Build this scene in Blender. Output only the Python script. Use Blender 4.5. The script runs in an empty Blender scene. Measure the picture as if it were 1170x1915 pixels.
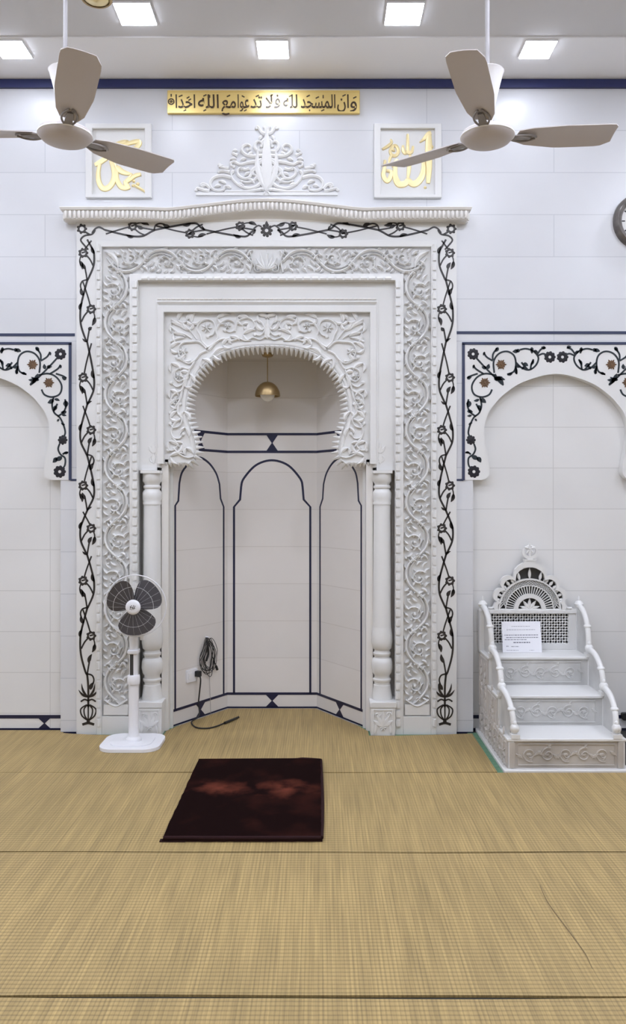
import bpy, math, random
from mathutils import Vector, Matrix
from mathutils.geometry import tessellate_polygon

S = bpy.context.scene
COL = S.collection
PI = math.pi
F = 1500.0            # focal length in pixels of the 1170x1915 frame
VX, VY = 595.0, 931.0  # vanishing point of the depth lines
EYE = 1.5

# ------------------------------------------------------------------ camera
cam_d = bpy.data.cameras.new('camera')
cam_d.sensor_fit = 'VERTICAL'
cam_d.sensor_height = 36.0
cam_d.lens = F / 1915 * 36.0
cam_d.shift_x = -(VX - 585.0) / 1915
cam_d.shift_y = -(957.5 - VY) / 1915
cam = bpy.data.objects.new('camera', cam_d)
cam.location = (0, 0, EYE)
cam.rotation_euler = (PI / 2, 0, 0)
COL.objects.link(cam)
S.camera = cam

# ------------------------------------------------------------------ world / exposure
w = bpy.data.worlds.new('world'); S.world = w; w.use_nodes = True
w.node_tree.nodes['Background'].inputs[0].default_value = (1, 1, 1, 1)
w.node_tree.nodes['Background'].inputs[1].default_value = 0.0
S.view_settings.view_transform = 'Standard'
S.view_settings.look = 'None'
S.view_settings.gamma = 1.0
S.view_settings.use_curve_mapping = False
S.view_settings.exposure = 0.0
LED = 29.5            # radiance of the small border panels
LED_HALL = 178.0      # radiance of the hall's main panels
LED_COL = (0.86, 0.915, 1.07, 1)

# ------------------------------------------------------------------ materials
def mat(name, col, rough=0.5, metal=0.0, spec=0.5, noise=None, bump=None, coat=0.0):
    m = bpy.data.materials.new(name); m.use_nodes = True
    nt = m.node_tree; b = nt.nodes['Principled BSDF']
    b.inputs['Base Color'].default_value = (*col, 1)
    b.inputs['Roughness'].default_value = rough
    b.inputs['Metallic'].default_value = metal
    b.inputs['Specular IOR Level'].default_value = spec
    b.inputs['Coat Weight'].default_value = coat
    if noise or bump:
        tc = nt.nodes.new('ShaderNodeTexCoord')
    if noise:
        sc, amt = noise
        n = nt.nodes.new('ShaderNodeTexNoise'); n.inputs['Scale'].default_value = sc
        n.inputs['Detail'].default_value = 5
        nt.links.new(tc.outputs['Object'], n.inputs['Vector'])
        r = nt.nodes.new('ShaderNodeMapRange')
        r.inputs['From Min'].default_value = 0.3; r.inputs['From Max'].default_value = 0.7
        r.inputs['To Min'].default_value = 1 - amt; r.inputs['To Max'].default_value = 1.0
        nt.links.new(n.outputs['Fac'], r.inputs['Value'])
        mx = nt.nodes.new('ShaderNodeVectorMath'); mx.operation = 'SCALE'
        mx.inputs[0].default_value = col
        nt.links.new(r.outputs['Result'], mx.inputs['Scale'])
        nt.links.new(mx.outputs['Vector'], b.inputs['Base Color'])
    if bump:
        sc, st = bump
        n2 = nt.nodes.new('ShaderNodeTexNoise'); n2.inputs['Scale'].default_value = sc
        nt.links.new(tc.outputs['Object'], n2.inputs['Vector'])
        bp = nt.nodes.new('ShaderNodeBump'); bp.inputs['Strength'].default_value = st
        bp.inputs['Distance'].default_value = 0.004
        nt.links.new(n2.outputs['Fac'], bp.inputs['Height'])
        nt.links.new(bp.outputs['Normal'], b.inputs['Normal'])
    return m

def tile_mat(name, col, joint, bw, bh, off, shift, rough=0.3, axis='XZ'):
    m = bpy.data.materials.new(name); m.use_nodes = True
    nt = m.node_tree; b = nt.nodes['Principled BSDF']; L = nt.links.new
    b.inputs['Roughness'].default_value = rough
    tc = nt.nodes.new('ShaderNodeTexCoord'); sx = nt.nodes.new('ShaderNodeSeparateXYZ')
    L(tc.outputs['Object'], sx.inputs[0])
    ax = nt.nodes.new('ShaderNodeMath'); ax.operation = 'ADD'; ax.inputs[1].default_value = shift[0]
    az = nt.nodes.new('ShaderNodeMath'); az.operation = 'ADD'; az.inputs[1].default_value = shift[1]
    L(sx.outputs[axis[0]], ax.inputs[0]); L(sx.outputs[axis[1]], az.inputs[0])
    cb = nt.nodes.new('ShaderNodeCombineXYZ'); L(ax.outputs[0], cb.inputs[0]); L(az.outputs[0], cb.inputs[1])
    br = nt.nodes.new('ShaderNodeTexBrick')
    br.offset = off
    br.inputs['Scale'].default_value = 1.0
    br.inputs['Brick Width'].default_value = bw
    br.inputs['Row Height'].default_value = bh
    br.inputs['Mortar Size'].default_value = 0.0028
    br.inputs['Mortar Smooth'].default_value = 0.2
    br.inputs['Color1'].default_value = (*col, 1)
    br.inputs['Color2'].default_value = (*[c * 0.965 for c in col], 1)
    br.inputs['Mortar'].default_value = (*joint, 1)
    L(cb.outputs[0], br.inputs['Vector'])
    n = nt.nodes.new('ShaderNodeTexNoise'); n.inputs['Scale'].default_value = 2.2; n.inputs['Detail'].default_value = 6
    L(tc.outputs['Object'], n.inputs['Vector'])
    r = nt.nodes.new('ShaderNodeMapRange')
    r.inputs['From Min'].default_value = 0.3; r.inputs['From Max'].default_value = 0.7
    r.inputs['To Min'].default_value = 0.95; r.inputs['To Max'].default_value = 1.0
    L(n.outputs['Fac'], r.inputs['Value'])
    mx = nt.nodes.new('ShaderNodeVectorMath'); mx.operation = 'SCALE'
    L(br.outputs['Color'], mx.inputs[0]); L(r.outputs['Result'], mx.inputs['Scale'])
    L(mx.outputs['Vector'], b.inputs['Base Color'])
    return m

def straw_mat_material():
    m = bpy.data.materials.new('woven_straw'); m.use_nodes = True
    nt = m.node_tree; b = nt.nodes['Principled BSDF']; L = nt.links.new
    b.inputs['Roughness'].default_value = 0.62
    tc = nt.nodes.new('ShaderNodeTexCoord')
    def mapped(sc):
        mp = nt.nodes.new('ShaderNodeMapping'); mp.inputs['Scale'].default_value = sc
        L(tc.outputs['Object'], mp.inputs['Vector']); return mp
    def noise(sc, scale, detail=3):
        n = nt.nodes.new('ShaderNodeTexNoise'); n.inputs['Scale'].default_value = scale
        n.inputs['Detail'].default_value = detail
        L(mapped(sc).outputs[0], n.inputs['Vector']); return n
    reeds = noise((1, 0.02, 1), 120, 2)        # long thin reeds running into depth
    streak = noise((1, 0.10, 1), 22, 4)        # darker bundles of reeds
    big = noise((1, 1, 1), 1.3, 3)
    def wave(direction, scale, dist):
        wv = nt.nodes.new('ShaderNodeTexWave'); wv.wave_type = 'BANDS'; wv.bands_direction = direction
        wv.inputs['Scale'].default_value = scale
        wv.inputs['Distortion'].default_value = dist; wv.inputs['Detail'].default_value = 2
        wv.inputs['Detail Scale'].default_value = 1.5
        L(tc.outputs['Object'], wv.inputs['Vector']); return wv
    strings = wave('Y', 0.314 / 0.021, 0.6)
    ribs = wave('X', 0.314 / 0.014, 0.8)
    def rng(src, out, a, bb, lo, hi):
        r = nt.nodes.new('ShaderNodeMapRange')
        r.inputs['From Min'].default_value = a; r.inputs['From Max'].default_value = bb
        r.inputs['To Min'].default_value = lo; r.inputs['To Max'].default_value = hi
        L(src.outputs[out], r.inputs['Value']); return r.outputs['Result']
    def mul(a, bb):
        n = nt.nodes.new('ShaderNodeMath'); n.operation = 'MULTIPLY'
        L(a, n.inputs[0]); L(bb, n.inputs[1]); return n.outputs[0]
    f = mul(rng(reeds, 'Fac', 0.3, 0.7, 0.80, 1.12), rng(streak, 'Fac', 0.3, 0.62, 0.86, 1.05))
    f = mul(f, rng(big, 'Fac', 0.3, 0.7, 0.92, 1.06))
    f = mul(f, rng(strings, 'Fac', 0.0, 0.45, 0.70, 1.03))
    f = mul(f, rng(ribs, 'Fac', 0.0, 0.4, 0.82, 1.02))
    ramp = nt.nodes.new('ShaderNodeVectorMath'); ramp.operation = 'SCALE'
    ramp.inputs[0].default_value = STRAW
    L(f, ramp.inputs['Scale']); L(ramp.outputs['Vector'], b.inputs['Base Color'])
    bp = nt.nodes.new('ShaderNodeBump'); bp.inputs['Strength'].default_value = 0.35
    bp.inputs['Distance'].default_value = 0.003
    L(f, bp.inputs['Height']); L(bp.outputs['Normal'], b.inputs['Normal'])
    return m

def velvet_material():
    m = bpy.data.materials.new('dark_velvet'); m.use_nodes = True
    nt = m.node_tree; b = nt.nodes['Principled BSDF']; L = nt.links.new
    b.inputs['Roughness'].default_value = 0.85
    b.inputs['Specular IOR Level'].default_value = 0.04
    tc = nt.nodes.new('ShaderNodeTexCoord')
    sx = nt.nodes.new('ShaderNodeSeparateXYZ'); L(tc.outputs['Object'], sx.inputs[0])
    wn = nt.nodes.new('ShaderNodeTexNoise'); wn.inputs['Scale'].default_value = 7; wn.inputs['Detail'].default_value = 5
    L(tc.outputs['Object'], wn.inputs['Vector'])
    wo = nt.nodes.new('ShaderNodeVectorMath'); wo.operation = 'MULTIPLY_ADD'
    wo.inputs[1].default_value = (.36, .24, 0)
    L(wn.outputs['Color'], wo.inputs[0])
    wa = nt.nodes.new('ShaderNodeVectorMath'); wa.operation = 'ADD'; wa.inputs[1].default_value = (-.18, -.12, 0)
    L(tc.outputs['Object'], wa.inputs[0]); L(wa.outputs[0], wo.inputs[2])
    def blob(cx, cy, rx, ry):
        mp = nt.nodes.new('ShaderNodeMapping'); mp.vector_type = 'POINT'
        mp.inputs['Location'].default_value = (-cx / rx, -cy / ry, 0)
        mp.inputs['Scale'].default_value = (1 / rx, 1 / ry, 0)
        L(wo.outputs[0], mp.inputs['Vector'])
        ln = nt.nodes.new('ShaderNodeVectorMath'); ln.operation = 'LENGTH'; L(mp.outputs[0], ln.inputs[0])
        r = nt.nodes.new('ShaderNodeMapRange'); r.inputs['From Min'].default_value = 1.0; r.inputs['From Max'].default_value = 0.1
        L(ln.outputs['Value'], r.inputs['Value']); return r.outputs['Result']
    def add(a, c):
        n = nt.nodes.new('ShaderNodeMath'); n.operation = 'ADD'; n.use_clamp = True
        L(a, n.inputs[0]); L(c, n.inputs[1]); return n.outputs[0]
    bl = add(blob(-0.15, 0.05, 0.15, 0.13), blob(0.17, 0.05, 0.16, 0.14))
    n1 = nt.nodes.new('ShaderNodeTexNoise'); n1.inputs['Scale'].default_value = 9; n1.inputs['Detail'].default_value = 4
    L(tc.outputs['Object'], n1.inputs['Vector'])
    r1 = nt.nodes.new('ShaderNodeMapRange'); r1.inputs['From Min'].default_value = 0.34; r1.inputs['From Max'].default_value = 0.56
    L(n1.outputs['Fac'], r1.inputs['Value'])
    mu = nt.nodes.new('ShaderNodeMath'); mu.operation = 'MULTIPLY'; L(bl, mu.inputs[0]); L(r1.outputs[0], mu.inputs[1])
    n2 = nt.nodes.new('ShaderNodeTexNoise'); n2.inputs['Scale'].default_value = 5; n2.inputs['Detail'].default_value = 6
    L(tc.outputs['Object'], n2.inputs['Vector'])
    r2 = nt.nodes.new('ShaderNodeMapRange'); r2.inputs['From Min'].default_value = 0.5; r2.inputs['From Max'].default_value = 0.75
    r2.inputs['To Max'].default_value = 0.16
    L(n2.outputs['Fac'], r2.inputs['Value'])
    fac = add(mu.outputs[0], r2.outputs[0])
    mix = nt.nodes.new('ShaderNodeMix'); mix.data_type = 'RGBA'
    mix.inputs[6].default_value = (0.0070, 0.0018, 0.0018, 1)
    mix.inputs[7].default_value = (0.125, 0.032, 0.019, 1)
    L(fac, mix.inputs[0]); L(mix.outputs[2], b.inputs['Base Color'])
    return m

def emit(name, col, strength):
    m = bpy.data.materials.new(name); m.use_nodes = True
    nt = m.node_tree; b = nt.nodes['Principled BSDF']
    b.inputs['Base Color'].default_value = (0.8, 0.8, 0.8, 1)
    b.inputs['Emission Color'].default_value = col
    b.inputs['Emission Strength'].default_value = strength
    return m

STRAW = (0.425, 0.302, 0.122)
M = {}
M['marble'] = mat('white_marble', (0.765, 0.76, 0.745), 0.38, noise=(3, 0.05))
M['carved'] = mat('carved_white_marble', (0.765, 0.76, 0.745), 0.45, noise=(6, 0.05))
M['cornice'] = mat('cream_marble', (0.80, 0.775, 0.735), 0.45, noise=(5, 0.05))
M['wall'] = tile_mat('white_wall_tiles', (0.70, 0.705, 0.725), (0.55, 0.56, 0.585), 1.62, 0.2685, 0.5, (0.12, -0.082 + 2.685))
M['recess'] = tile_mat('white_recess_tiles', (0.80, 0.795, 0.785), (0.64, 0.635, 0.625), 1.62, 0.2635, 0.0, (-1.513 + 16.2, -0.111 + 2.635), 0.28)
M['nichewall'] = tile_mat('niche_marble_slabs', (0.77, 0.735, 0.70), (0.66, 0.62, 0.58), 3.0, 0.2635, 0.0, (1.7 + 30, -0.1 + 2.635), 0.35)
M['side'] = mat('plain_wall_paint', (0.80, 0.80, 0.80), 0.6)
M['ceiling'] = mat('grey_ceiling', (0.66, 0.655, 0.665), 0.7)
M['border'] = mat('pale_ceiling_border', (0.90, 0.90, 0.92), 0.6)  # border board set paler than the main ceiling
M['navy'] = mat('navy_inlay', (0.010, 0.012, 0.045), 0.3)
M['band'] = mat('navy_band_paint', (0.022, 0.030, 0.12), 0.35)
M['slate'] = mat('slate_line', (0.035, 0.045, 0.095), 0.4)
M['vine'] = mat('dark_bronze_inlay', (0.030, 0.024, 0.022), 0.4, noise=(14, 0.5))
M['stem'] = mat('dark_green_inlay', (0.025, 0.036, 0.045), 0.35, noise=(20, 0.5))
M['blackstone'] = mat('black_stone_inlay', (0.012, 0.011, 0.016), 0.3)
M['brownstone'] = mat('brown_stone_inlay', (0.16, 0.085, 0.035), 0.4, noise=(60, 0.5))
M['gold'] = mat('polished_gold', (0.86, 0.66, 0.26), 0.34, 0.75)
M['goldpaint'] = mat('gold_leaf', (0.88, 0.74, 0.40), 0.38, 0.5)
M['ink'] = mat('brown_black_letters', (0.06, 0.035, 0.015), 0.35)
M['fan'] = mat('beige_fan_enamel', (0.55, 0.50, 0.485), 0.42)
M['fanwhite'] = mat('white_fan_enamel', (0.82, 0.80, 0.79), 0.4)
M['rod'] = mat('grey_metal_rod', (0.36, 0.345, 0.35), 0.5, 0.1)
M['bracket'] = mat('dark_fan_bracket', (0.25, 0.225, 0.21), 0.4)
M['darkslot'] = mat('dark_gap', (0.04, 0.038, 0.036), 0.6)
M['plastic'] = mat('white_plastic', (0.84, 0.84, 0.87), 0.35)
M['blade'] = mat('smoky_grey_plastic', (0.065, 0.060, 0.066), 0.35)
M['black'] = mat('black_rubber', (0.012, 0.012, 0.013), 0.5)
M['brass'] = mat('aged_brass', (0.42, 0.30, 0.15), 0.35, 0.8)
M['bulb'] = mat('frosted_glass_bulb', (0.85, 0.82, 0.76), 0.25)
M['paper'] = mat('white_paper', (0.84, 0.84, 0.88), 0.7)
M['print'] = mat('printed_ink', (0.18, 0.18, 0.22), 0.7)
M['clockrim'] = mat('grey_clock_rim', (0.20, 0.18, 0.165), 0.3, 0.4, noise=(18, 0.6))
M['clockface'] = mat('white_clock_face', (0.75, 0.74, 0.72), 0.4)
M['darkfloor'] = mat('dark_stone_floor', (0.045, 0.045, 0.04), 0.7)
M['green'] = mat('green_floor_carpet', (0.13, 0.27, 0.17), 0.8, noise=(30, 0.3))
M['straw'] = straw_mat_material()
M['crease'] = mat('dark_reed', (0.17, 0.115, 0.05), 0.7)
M['velvet'] = velvet_material()
M['velvetedge'] = mat('maroon_hem', (0.026, 0.011, 0.012), 0.85, spec=0.1)
M['led'] = emit('lit_panel', LED_COL, LED)
M['ledhall'] = emit('lit_hall_panel', LED_COL, LED_HALL)
M['greymarble'] = mat('grey_veined_marble', (0.64, 0.635, 0.62), 0.4, noise=(7, 0.25))
M['stained'] = mat('stained_marble', (0.56, 0.515, 0.465), 0.4, noise=(5, 0.30))
M['sidemarble'] = mat('beige_side_marble', (0.62, 0.585, 0.55), 0.4, noise=(5, 0.22))

# ------------------------------------------------------------------ helpers
def wp(o):
    v = Vector((0, 0, 0))
    while o is not None:
        v += o.location; o = o.parent
    return v

class MB:
    """collects shapes for ONE mesh object; frame maps (a, b, h) to the world"""
    def __init__(s, frame=None):
        s.v = []; s.f = []; s.fr = frame or (lambda a, b, h: (a, b, h))
    def add(s, vs, fs):
        o = len(s.v); s.v += [tuple(x) for x in vs]; s.f += [tuple(i + o for i in f) for f in fs]
    def box(s, x0, x1, y0, y1, z0, z1):
        s.add([(x0, y0, z0), (x1, y0, z0), (x1, y1, z0), (x0, y1, z0), (x0, y0, z1), (x1, y0, z1), (x1, y1, z1), (x0, y1, z1)],
              [(0, 3, 2, 1), (4, 5, 6, 7), (0, 1, 5, 4), (1, 2, 6, 5), (2, 3, 7, 6), (3, 0, 4, 7)])
    def prism(s, loops, h0, h1):
        """loops of 2D points in the frame, extruded from h0 to h1"""
        flat = [p for l in loops for p in l]; n = len(flat)
        tris = tessellate_polygon([[Vector((p[0], p[1], 0)) for p in l] for l in loops])
        vs = [s.fr(p[0], p[1], h0) for p in flat] + [s.fr(p[0], p[1], h1) for p in flat]
        fs = [t for t in tris] + [tuple(i + n for i in reversed(t)) for t in tris]
        k = 0
        for l in loops:
            m = len(l)
            for i in range(m):
                a, b = k + i, k + (i + 1) % m
                fs.append((a, b, b + n, a + n))
            k += m
        s.add(vs, fs)
    def rect(s, a0, a1, b0, b1, h0, h1):
        s.prism([[(a0, b0), (a1, b0), (a1, b1), (a0, b1)]], h0, h1)
    def stroke(s, pts, w, h, smooth=6, flat=False, cap=True, base=0.0):
        """raised ribbon along 2D points; w: number or function of t"""
        P = catmull(pts, smooth) if smooth else [Vector(p) for p in pts]
        n = len(P)
        if n < 2: return
        prof = [(-1, 0), (-0.92, 1), (0.92, 1), (1, 0)] if flat else [(-1, 0), (-0.84, 0.70), (0, 1), (0.84, 0.70), (1, 0)]
        m = len(prof); vs = []; fs = []
        for i, p in enumerate(P):
            t = i / (n - 1)
            d = (P[min(i + 1, n - 1)] - P[max(i - 1, 0)])
            d = d.normalized() if d.length > 1e-9 else Vector((1, 0))
            nn = Vector((-d.y, d.x))
            ww = (w(t) if callable(w) else w) / 2
            hh = h if flat else h * min(1.0, 0.35 + ww * 2 / max(1e-6, (w if not callable(w) else ww * 2)) * 0.65)
            for a, b in prof:
                q = p + nn * (a * ww)
                vs.append(s.fr(q.x, q.y, base + b * hh))
        for i in range(n - 1):
            for k in range(m - 1):
                a = i * m + k
                fs.append((a, a + 1, a + m + 1, a + m))
        if cap:
            fs.append(tuple(range(m))); fs.append(tuple((n - 1) * m + k for k in reversed(range(m))))
        s.add(vs, fs)
    def line(s, pts, w, h, base=0.0):
        """flat mitred strip along a polyline"""
        s.stroke(pts, w, h, smooth=0, flat=True, base=base)
    def leaf(s, p, ang, L, W, h, bend=0.0, flat=False, base=0.0):
        c, sn = math.cos(ang), math.sin(ang)
        pts = []
        for i in range(5):
            t = i / 4
            x = L * t; y = bend * L * math.sin(t * PI) 
            pts.append((p[0] + c * x - sn * y, p[1] + sn * x + c * y))
        s.stroke(pts, lambda t: max(W * 0.06, W * math.sin(PI * (t ** 0.8)) ** 0.9), h, smooth=2, flat=flat, base=base)
    def dome(s, p, r, h, n=10, rings=3, base=0.0):
        vs = []; fs = []
        for j in range(rings):
            a = j / rings * PI / 2
            for i in range(n):
                t = 2 * PI * i / n
                vs.append(s.fr(p[0] + r * math.cos(a) * math.cos(t), p[1] + r * math.cos(a) * math.sin(t), base + h * math.sin(a)))
        vs.append(s.fr(p[0], p[1], base + h))
        for j in range(rings - 1):
            for i in range(n):
                fs.append((j * n + i, j * n + (i + 1) % n, (j + 1) * n + (i + 1) % n, (j + 1) * n + i))
        for i in range(n):
            fs.append(((rings - 1) * n + i, (rings - 1) * n + (i + 1) % n, len(vs) - 1))
        s.add(vs, fs)
    def ring(s, p, r, w, h, n=18, base=0.0):
        s.stroke([(p[0] + r * math.cos(2 * PI * i / n), p[1] + r * math.sin(2 * PI * i / n)) for i in range(n + 1)], w, h, smooth=0, cap=False, base=base)
    def spiral(s, c, r0, r1, a0, turns, w, h, n=22):
        pts = []
        for i in range(n + 1):
            t = i / n; r = r0 + (r1 - r0) * t; a = a0 + turns * 2 * PI * t
            pts.append((c[0] + r * math.cos(a), c[1] + r * math.sin(a)))
        s.stroke(pts, lambda t: w * (1 - 0.45 * t), h, smooth=0)
        s.dome(pts[-1], w * 0.9, h, 7, 2)
        return pts
    def flower(s, p, r, n, h, a0=0.0, core=True):
        for i in range(n):
            a = a0 + 2 * PI * i / n
            s.leaf((p[0] + r * 0.2 * math.cos(a), p[1] + r * 0.2 * math.sin(a)), a, r * 0.8, r * 2.6 / n, h)
        if core: s.dome(p, r * 0.3, h * 1.3, 8, 2)
    def lathe(s, prof, c=(0, 0, 0), n=32, axis='Z'):
        vs = []; fs = []; m = len(prof)
        for i in range(n):
            a = 2 * PI * i / n
            for r, z in prof:
                if axis == 'Z': vs.append((c[0] + r * math.cos(a), c[1] + r * math.sin(a), c[2] + z))
                else: vs.append((c[0] + r * math.cos(a), c[1] + z, c[2] + r * math.sin(a)))
        for i in range(n):
            j = (i + 1) % n
            for k in range(m - 1):
                fs.append((i * m + k, j * m + k, j * m + k + 1, i * m + k + 1))
        s.add(vs, fs)
    def tube(s, pts, r, n=8, smooth=5, cap=True):
        P = catmull3(pts, smooth) if smooth else [Vector(p) for p in pts]
        vs = []; fs = []; N = len(P)
        d0 = (P[1] - P[0]).normalized()
        up = Vector((0, 0, 1)) if abs(d0.z) < 0.9 else Vector((1, 0, 0))
        u = d0.cross(up).normalized()
        for i, p in enumerate(P):
            d = (P[min(i + 1, N - 1)] - P[max(i - 1, 0)]).normalized()
            u = (u - d * u.dot(d)).normalized(); v = d.cross(u)
            rr = r(i / (N - 1)) if callable(r) else r
            for k in range(n):
                a = 2 * PI * k / n
                vs.append(p + u * (rr * math.cos(a)) + v * (rr * math.sin(a)))
        for i in range(N - 1):
            for k in range(n):
                fs.append((i * n + k, i * n + (k + 1) % n, (i + 1) * n + (k + 1) % n, (i + 1) * n + k))
        if cap:
            fs.append(tuple(reversed(range(n)))); fs.append(tuple((N - 1) * n + k for k in range(n)))
        s.add(vs, fs)
    def sphere(s, c, r, n=14, m=9, sc=(1, 1, 1)):
        prof = [(max(1e-5, r * math.sin(PI * k / m)), -r * math.cos(PI * k / m)) for k in range(m + 1)]
        o = len(s.v); s.lathe(prof, (0, 0, 0), n)
        for i in range(o, len(s.v)):
            x, y, z = s.v[i]; s.v[i] = (c[0] + x * sc[0], c[1] + y * sc[1], c[2] + z * sc[2])
    def build(s, name, m, parent=None, bevel=0.0, sharp=35, fixn=True):
        off = wp(parent) if parent else Vector((0, 0, 0))
        me = bpy.data.meshes.new(name)
        me.from_pydata([tuple(Vector(p) - off) for p in s.v], [], s.f)
        me.validate(); me.update()
        if fixn:
            import bmesh
            bm = bmesh.new(); bm.from_mesh(me)
            bmesh.ops.recalc_face_normals(bm, faces=bm.faces); bm.to_mesh(me); bm.free()
        me.materials.append(M[m])
        me.polygons.foreach_set('use_smooth', [True] * len(me.polygons))
        me.set_sharp_from_angle(angle=math.radians(sharp))
        o = bpy.data.objects.new(name, me); COL.objects.link(o)
        if parent: o.parent = parent
        if bevel:
            b = o.modifiers.new('bevel', 'BEVEL'); b.width = bevel; b.segments = 2
            b.limit_method = 'ANGLE'; b.angle_limit = math.radians(40)
        return o

def catmull(pts, k):
    P = [Vector((p[0], p[1])) for p in pts]
    if len(P) < 3: return [P[0].lerp(P[-1], i / k) for i in range(k + 1)] if k > 1 else P
    out = []
    for i in range(len(P) - 1):
        p0 = P[max(i - 1, 0)]; p1 = P[i]; p2 = P[i + 1]; p3 = P[min(i + 2, len(P) - 1)]
        for j in range(k):
            t = j / k
            out.append(0.5 * ((2 * p1) + (p2 - p0) * t + (2 * p0 - 5 * p1 + 4 * p2 - p3) * t * t + (3 * p1 - p0 - 3 * p2 + p3) * t ** 3))
    out.append(P[-1]); return out

def catmull3(pts, k):
    P = [Vector(p) for p in pts]
    if len(P) < 3: return P
    out = []
    for i in range(len(P) - 1):
        p0 = P[max(i - 1, 0)]; p1 = P[i]; p2 = P[i + 1]; p3 = P[min(i + 2, len(P) - 1)]
        for j in range(k):
            t = j / k
            out.append(0.5 * ((2 * p1) + (p2 - p0) * t + (2 * p0 - 5 * p1 + 4 * p2 - p3) * t * t + (3 * p1 - p0 - 3 * p2 + p3) * t ** 3))
    out.append(P[-1]); return out

def wallframe(Y):
    return lambda a, b, h: (a, Y - h, b)

def at(u, v, Y):
    """metres on the plane at depth Y: (x, z)"""
    return ((u - VX) / F * Y, EYE + (VY - v) / F * Y)

def X_(u, Y): return (u - VX) / F * Y
def Z_(v, Y): return EYE + (VY - v) / F * Y

def thing(name, label, cat, loc=(0, 0, 0), group=None):
    o = bpy.data.objects.new(name, None); o.empty_display_size = 0.1
    o.location = loc; COL.objects.link(o)
    o['label'] = label; o['category'] = cat
    if group: o['group'] = group
    return o

def tag(o, label, cat, group=None):
    o['label'] = label; o['category'] = cat
    if group: o['group'] = group
    return o

def struct(o):
    o['kind'] = 'structure'; return o

def copy_tree(o, parent=None):
    c = o.copy(); COL.objects.link(c)
    if parent is not None: c.parent = parent
    for ch in [x for x in o.children]: copy_tree(ch, c)
    return c

AX = -0.328           # axis of the prayer niche
def mir(p): return (2 * AX - p[0], p[1])

# ------------------------------------------------------------------ room shell
YW = 5.11             # face of the end wall
YR = 5.17             # face of the wall inside the blind arches
ZC = 4.17
XL, XR, YB = -4.6, 4.2, -3.2

m = MB(); m.box(XL - .1, XR + .1, YB - .1, 6.0, -0.08, 0.0)
struct(m.build('floor', 'darkfloor'))
m = MB(); m.box(XL - .1, XR + .1, YB - .1, 6.0, ZC, ZC + 0.1)
struct(m.build('ceiling', 'ceiling'))
m = MB(); m.box(XL, XR, 4.64, YW, ZC - 0.008, ZC)
struct(m.build('trim_1', 'border'))
m = MB(); m.box(XL - .1, XL, YB, 6.0, 0, ZC); struct(m.build('wall_left', 'side'))
m = MB(); m.box(XR, XR + .1, YB, 6.0, 0, ZC); struct(m.build('wall_right', 'side'))
m = MB(); m.box(XL - .1, XR + .1, YB - .1, YB, 0, ZC); struct(m.build('wall_rear', 'side'))

AXR = 1.513                      # axis of the blind arch beside the pulpit
AXL = 2 * AX - AXR
SP0, SP1 = 0.985, 2 * AXR - 0.985   # jambs of that arch
SPT = 2.49                       # top of its spandrel
ZL = 2.93
wall_back = None
for x0, x1, z0, z1 in ((XL, XR, ZL, ZC), (XL, 2 * AX - SP1, 0, ZL), (2 * AX - SP1, 2 * AX - SP0, SPT, ZL), (2 * AX - SP0, -1.26, 0, ZL),
                       (0.604, SP0, 0, ZL), (SP0, SP1, SPT, ZL), (SP1, XR, 0, ZL)):
    m = MB(); m.box(x0, x1, YW, YR, z0, z1); wall_back = struct(m.build('wall_back', 'wall'))
m = MB(); m.box(2 * AX - SP1 - .1, 2 * AX - SP0 + .06, YR, YR + 0.1, 0, SPT + .1)
wrl = struct(m.build('wall_recess_left', 'recess'))
m = MB(); m.box(SP0 - .06, SP1 + .1, YR, YR + 0.1, 0, SPT + .1)
wrr = struct(m.build('wall_recess_right', 'recess'))

# navy band under the ceiling and the two thin lines at arch height
m = MB(); m.box(XL, XR, YW - 0.018, YW, Z_(166, YW), Z_(150.5, YW)); struct(m.build('trim_2', 'band'))
m = MB(); m.box(XL, X_(140, YW), YW - 0.002, YW, Z_(629, YW), Z_(623.5, YW)); struct(m.build('trim_3', 'slate'))
m = MB(); m.box(X_(853, YW), XR, YW - 0.002, YW, Z_(625, YW), Z_(619.5, YW)); struct(m.build('trim_4', 'slate'))

def bowtie(mb, c, z0, z1, hw, h):
    zm = (z0 + z1) / 2
    mb.prism([[(c - hw, z1), (c + hw, z1), (c + .003, zm), (c - .003, zm)]], 0, h)
    mb.prism([[(c - hw, z0), (c + hw, z0), (c + .003, zm), (c - .003, zm)]], 0, h)

# navy skirting pattern in the recesses
for par, x0, x1, cs in ((wrl, 2 * AX - SP1, 2 * AX - SP0, (X_(83, YR), X_(83, YR) - .5)), (wrr, SP0, SP1, (SP0 + .12, AXR + .5))):
    m = MB(wallframe(YR))
    zb = Z_(1337, YR); z2 = Z_(1343.5, YR)
    m.rect(x0, x1, z2, zb, 0, 0.002)
    m.rect(x0, x1, 0.0, 0.016, 0, 0.002)
    for c in cs: bowtie(m, c, 0.016, z2, 0.037, 0.002)
    m.build('navy_inlay', 'navy', par)
m = MB(wallframe(YW)); m.rect(SP0 - 0.13, SP0, 0, 0.010, 0, 0.002); m.rect(2 * AX - SP0, 2 * AX - SP0 + .1, 0, 0.010, 0, 0.002)
m.build('navy_inlay', 'navy', wall_back)

# ------------------------------------------------------------------ the niche
NF, NB = 5.22, 5.696
NA, NBx = -0.957, -0.6455
ZN = 2.483

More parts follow.
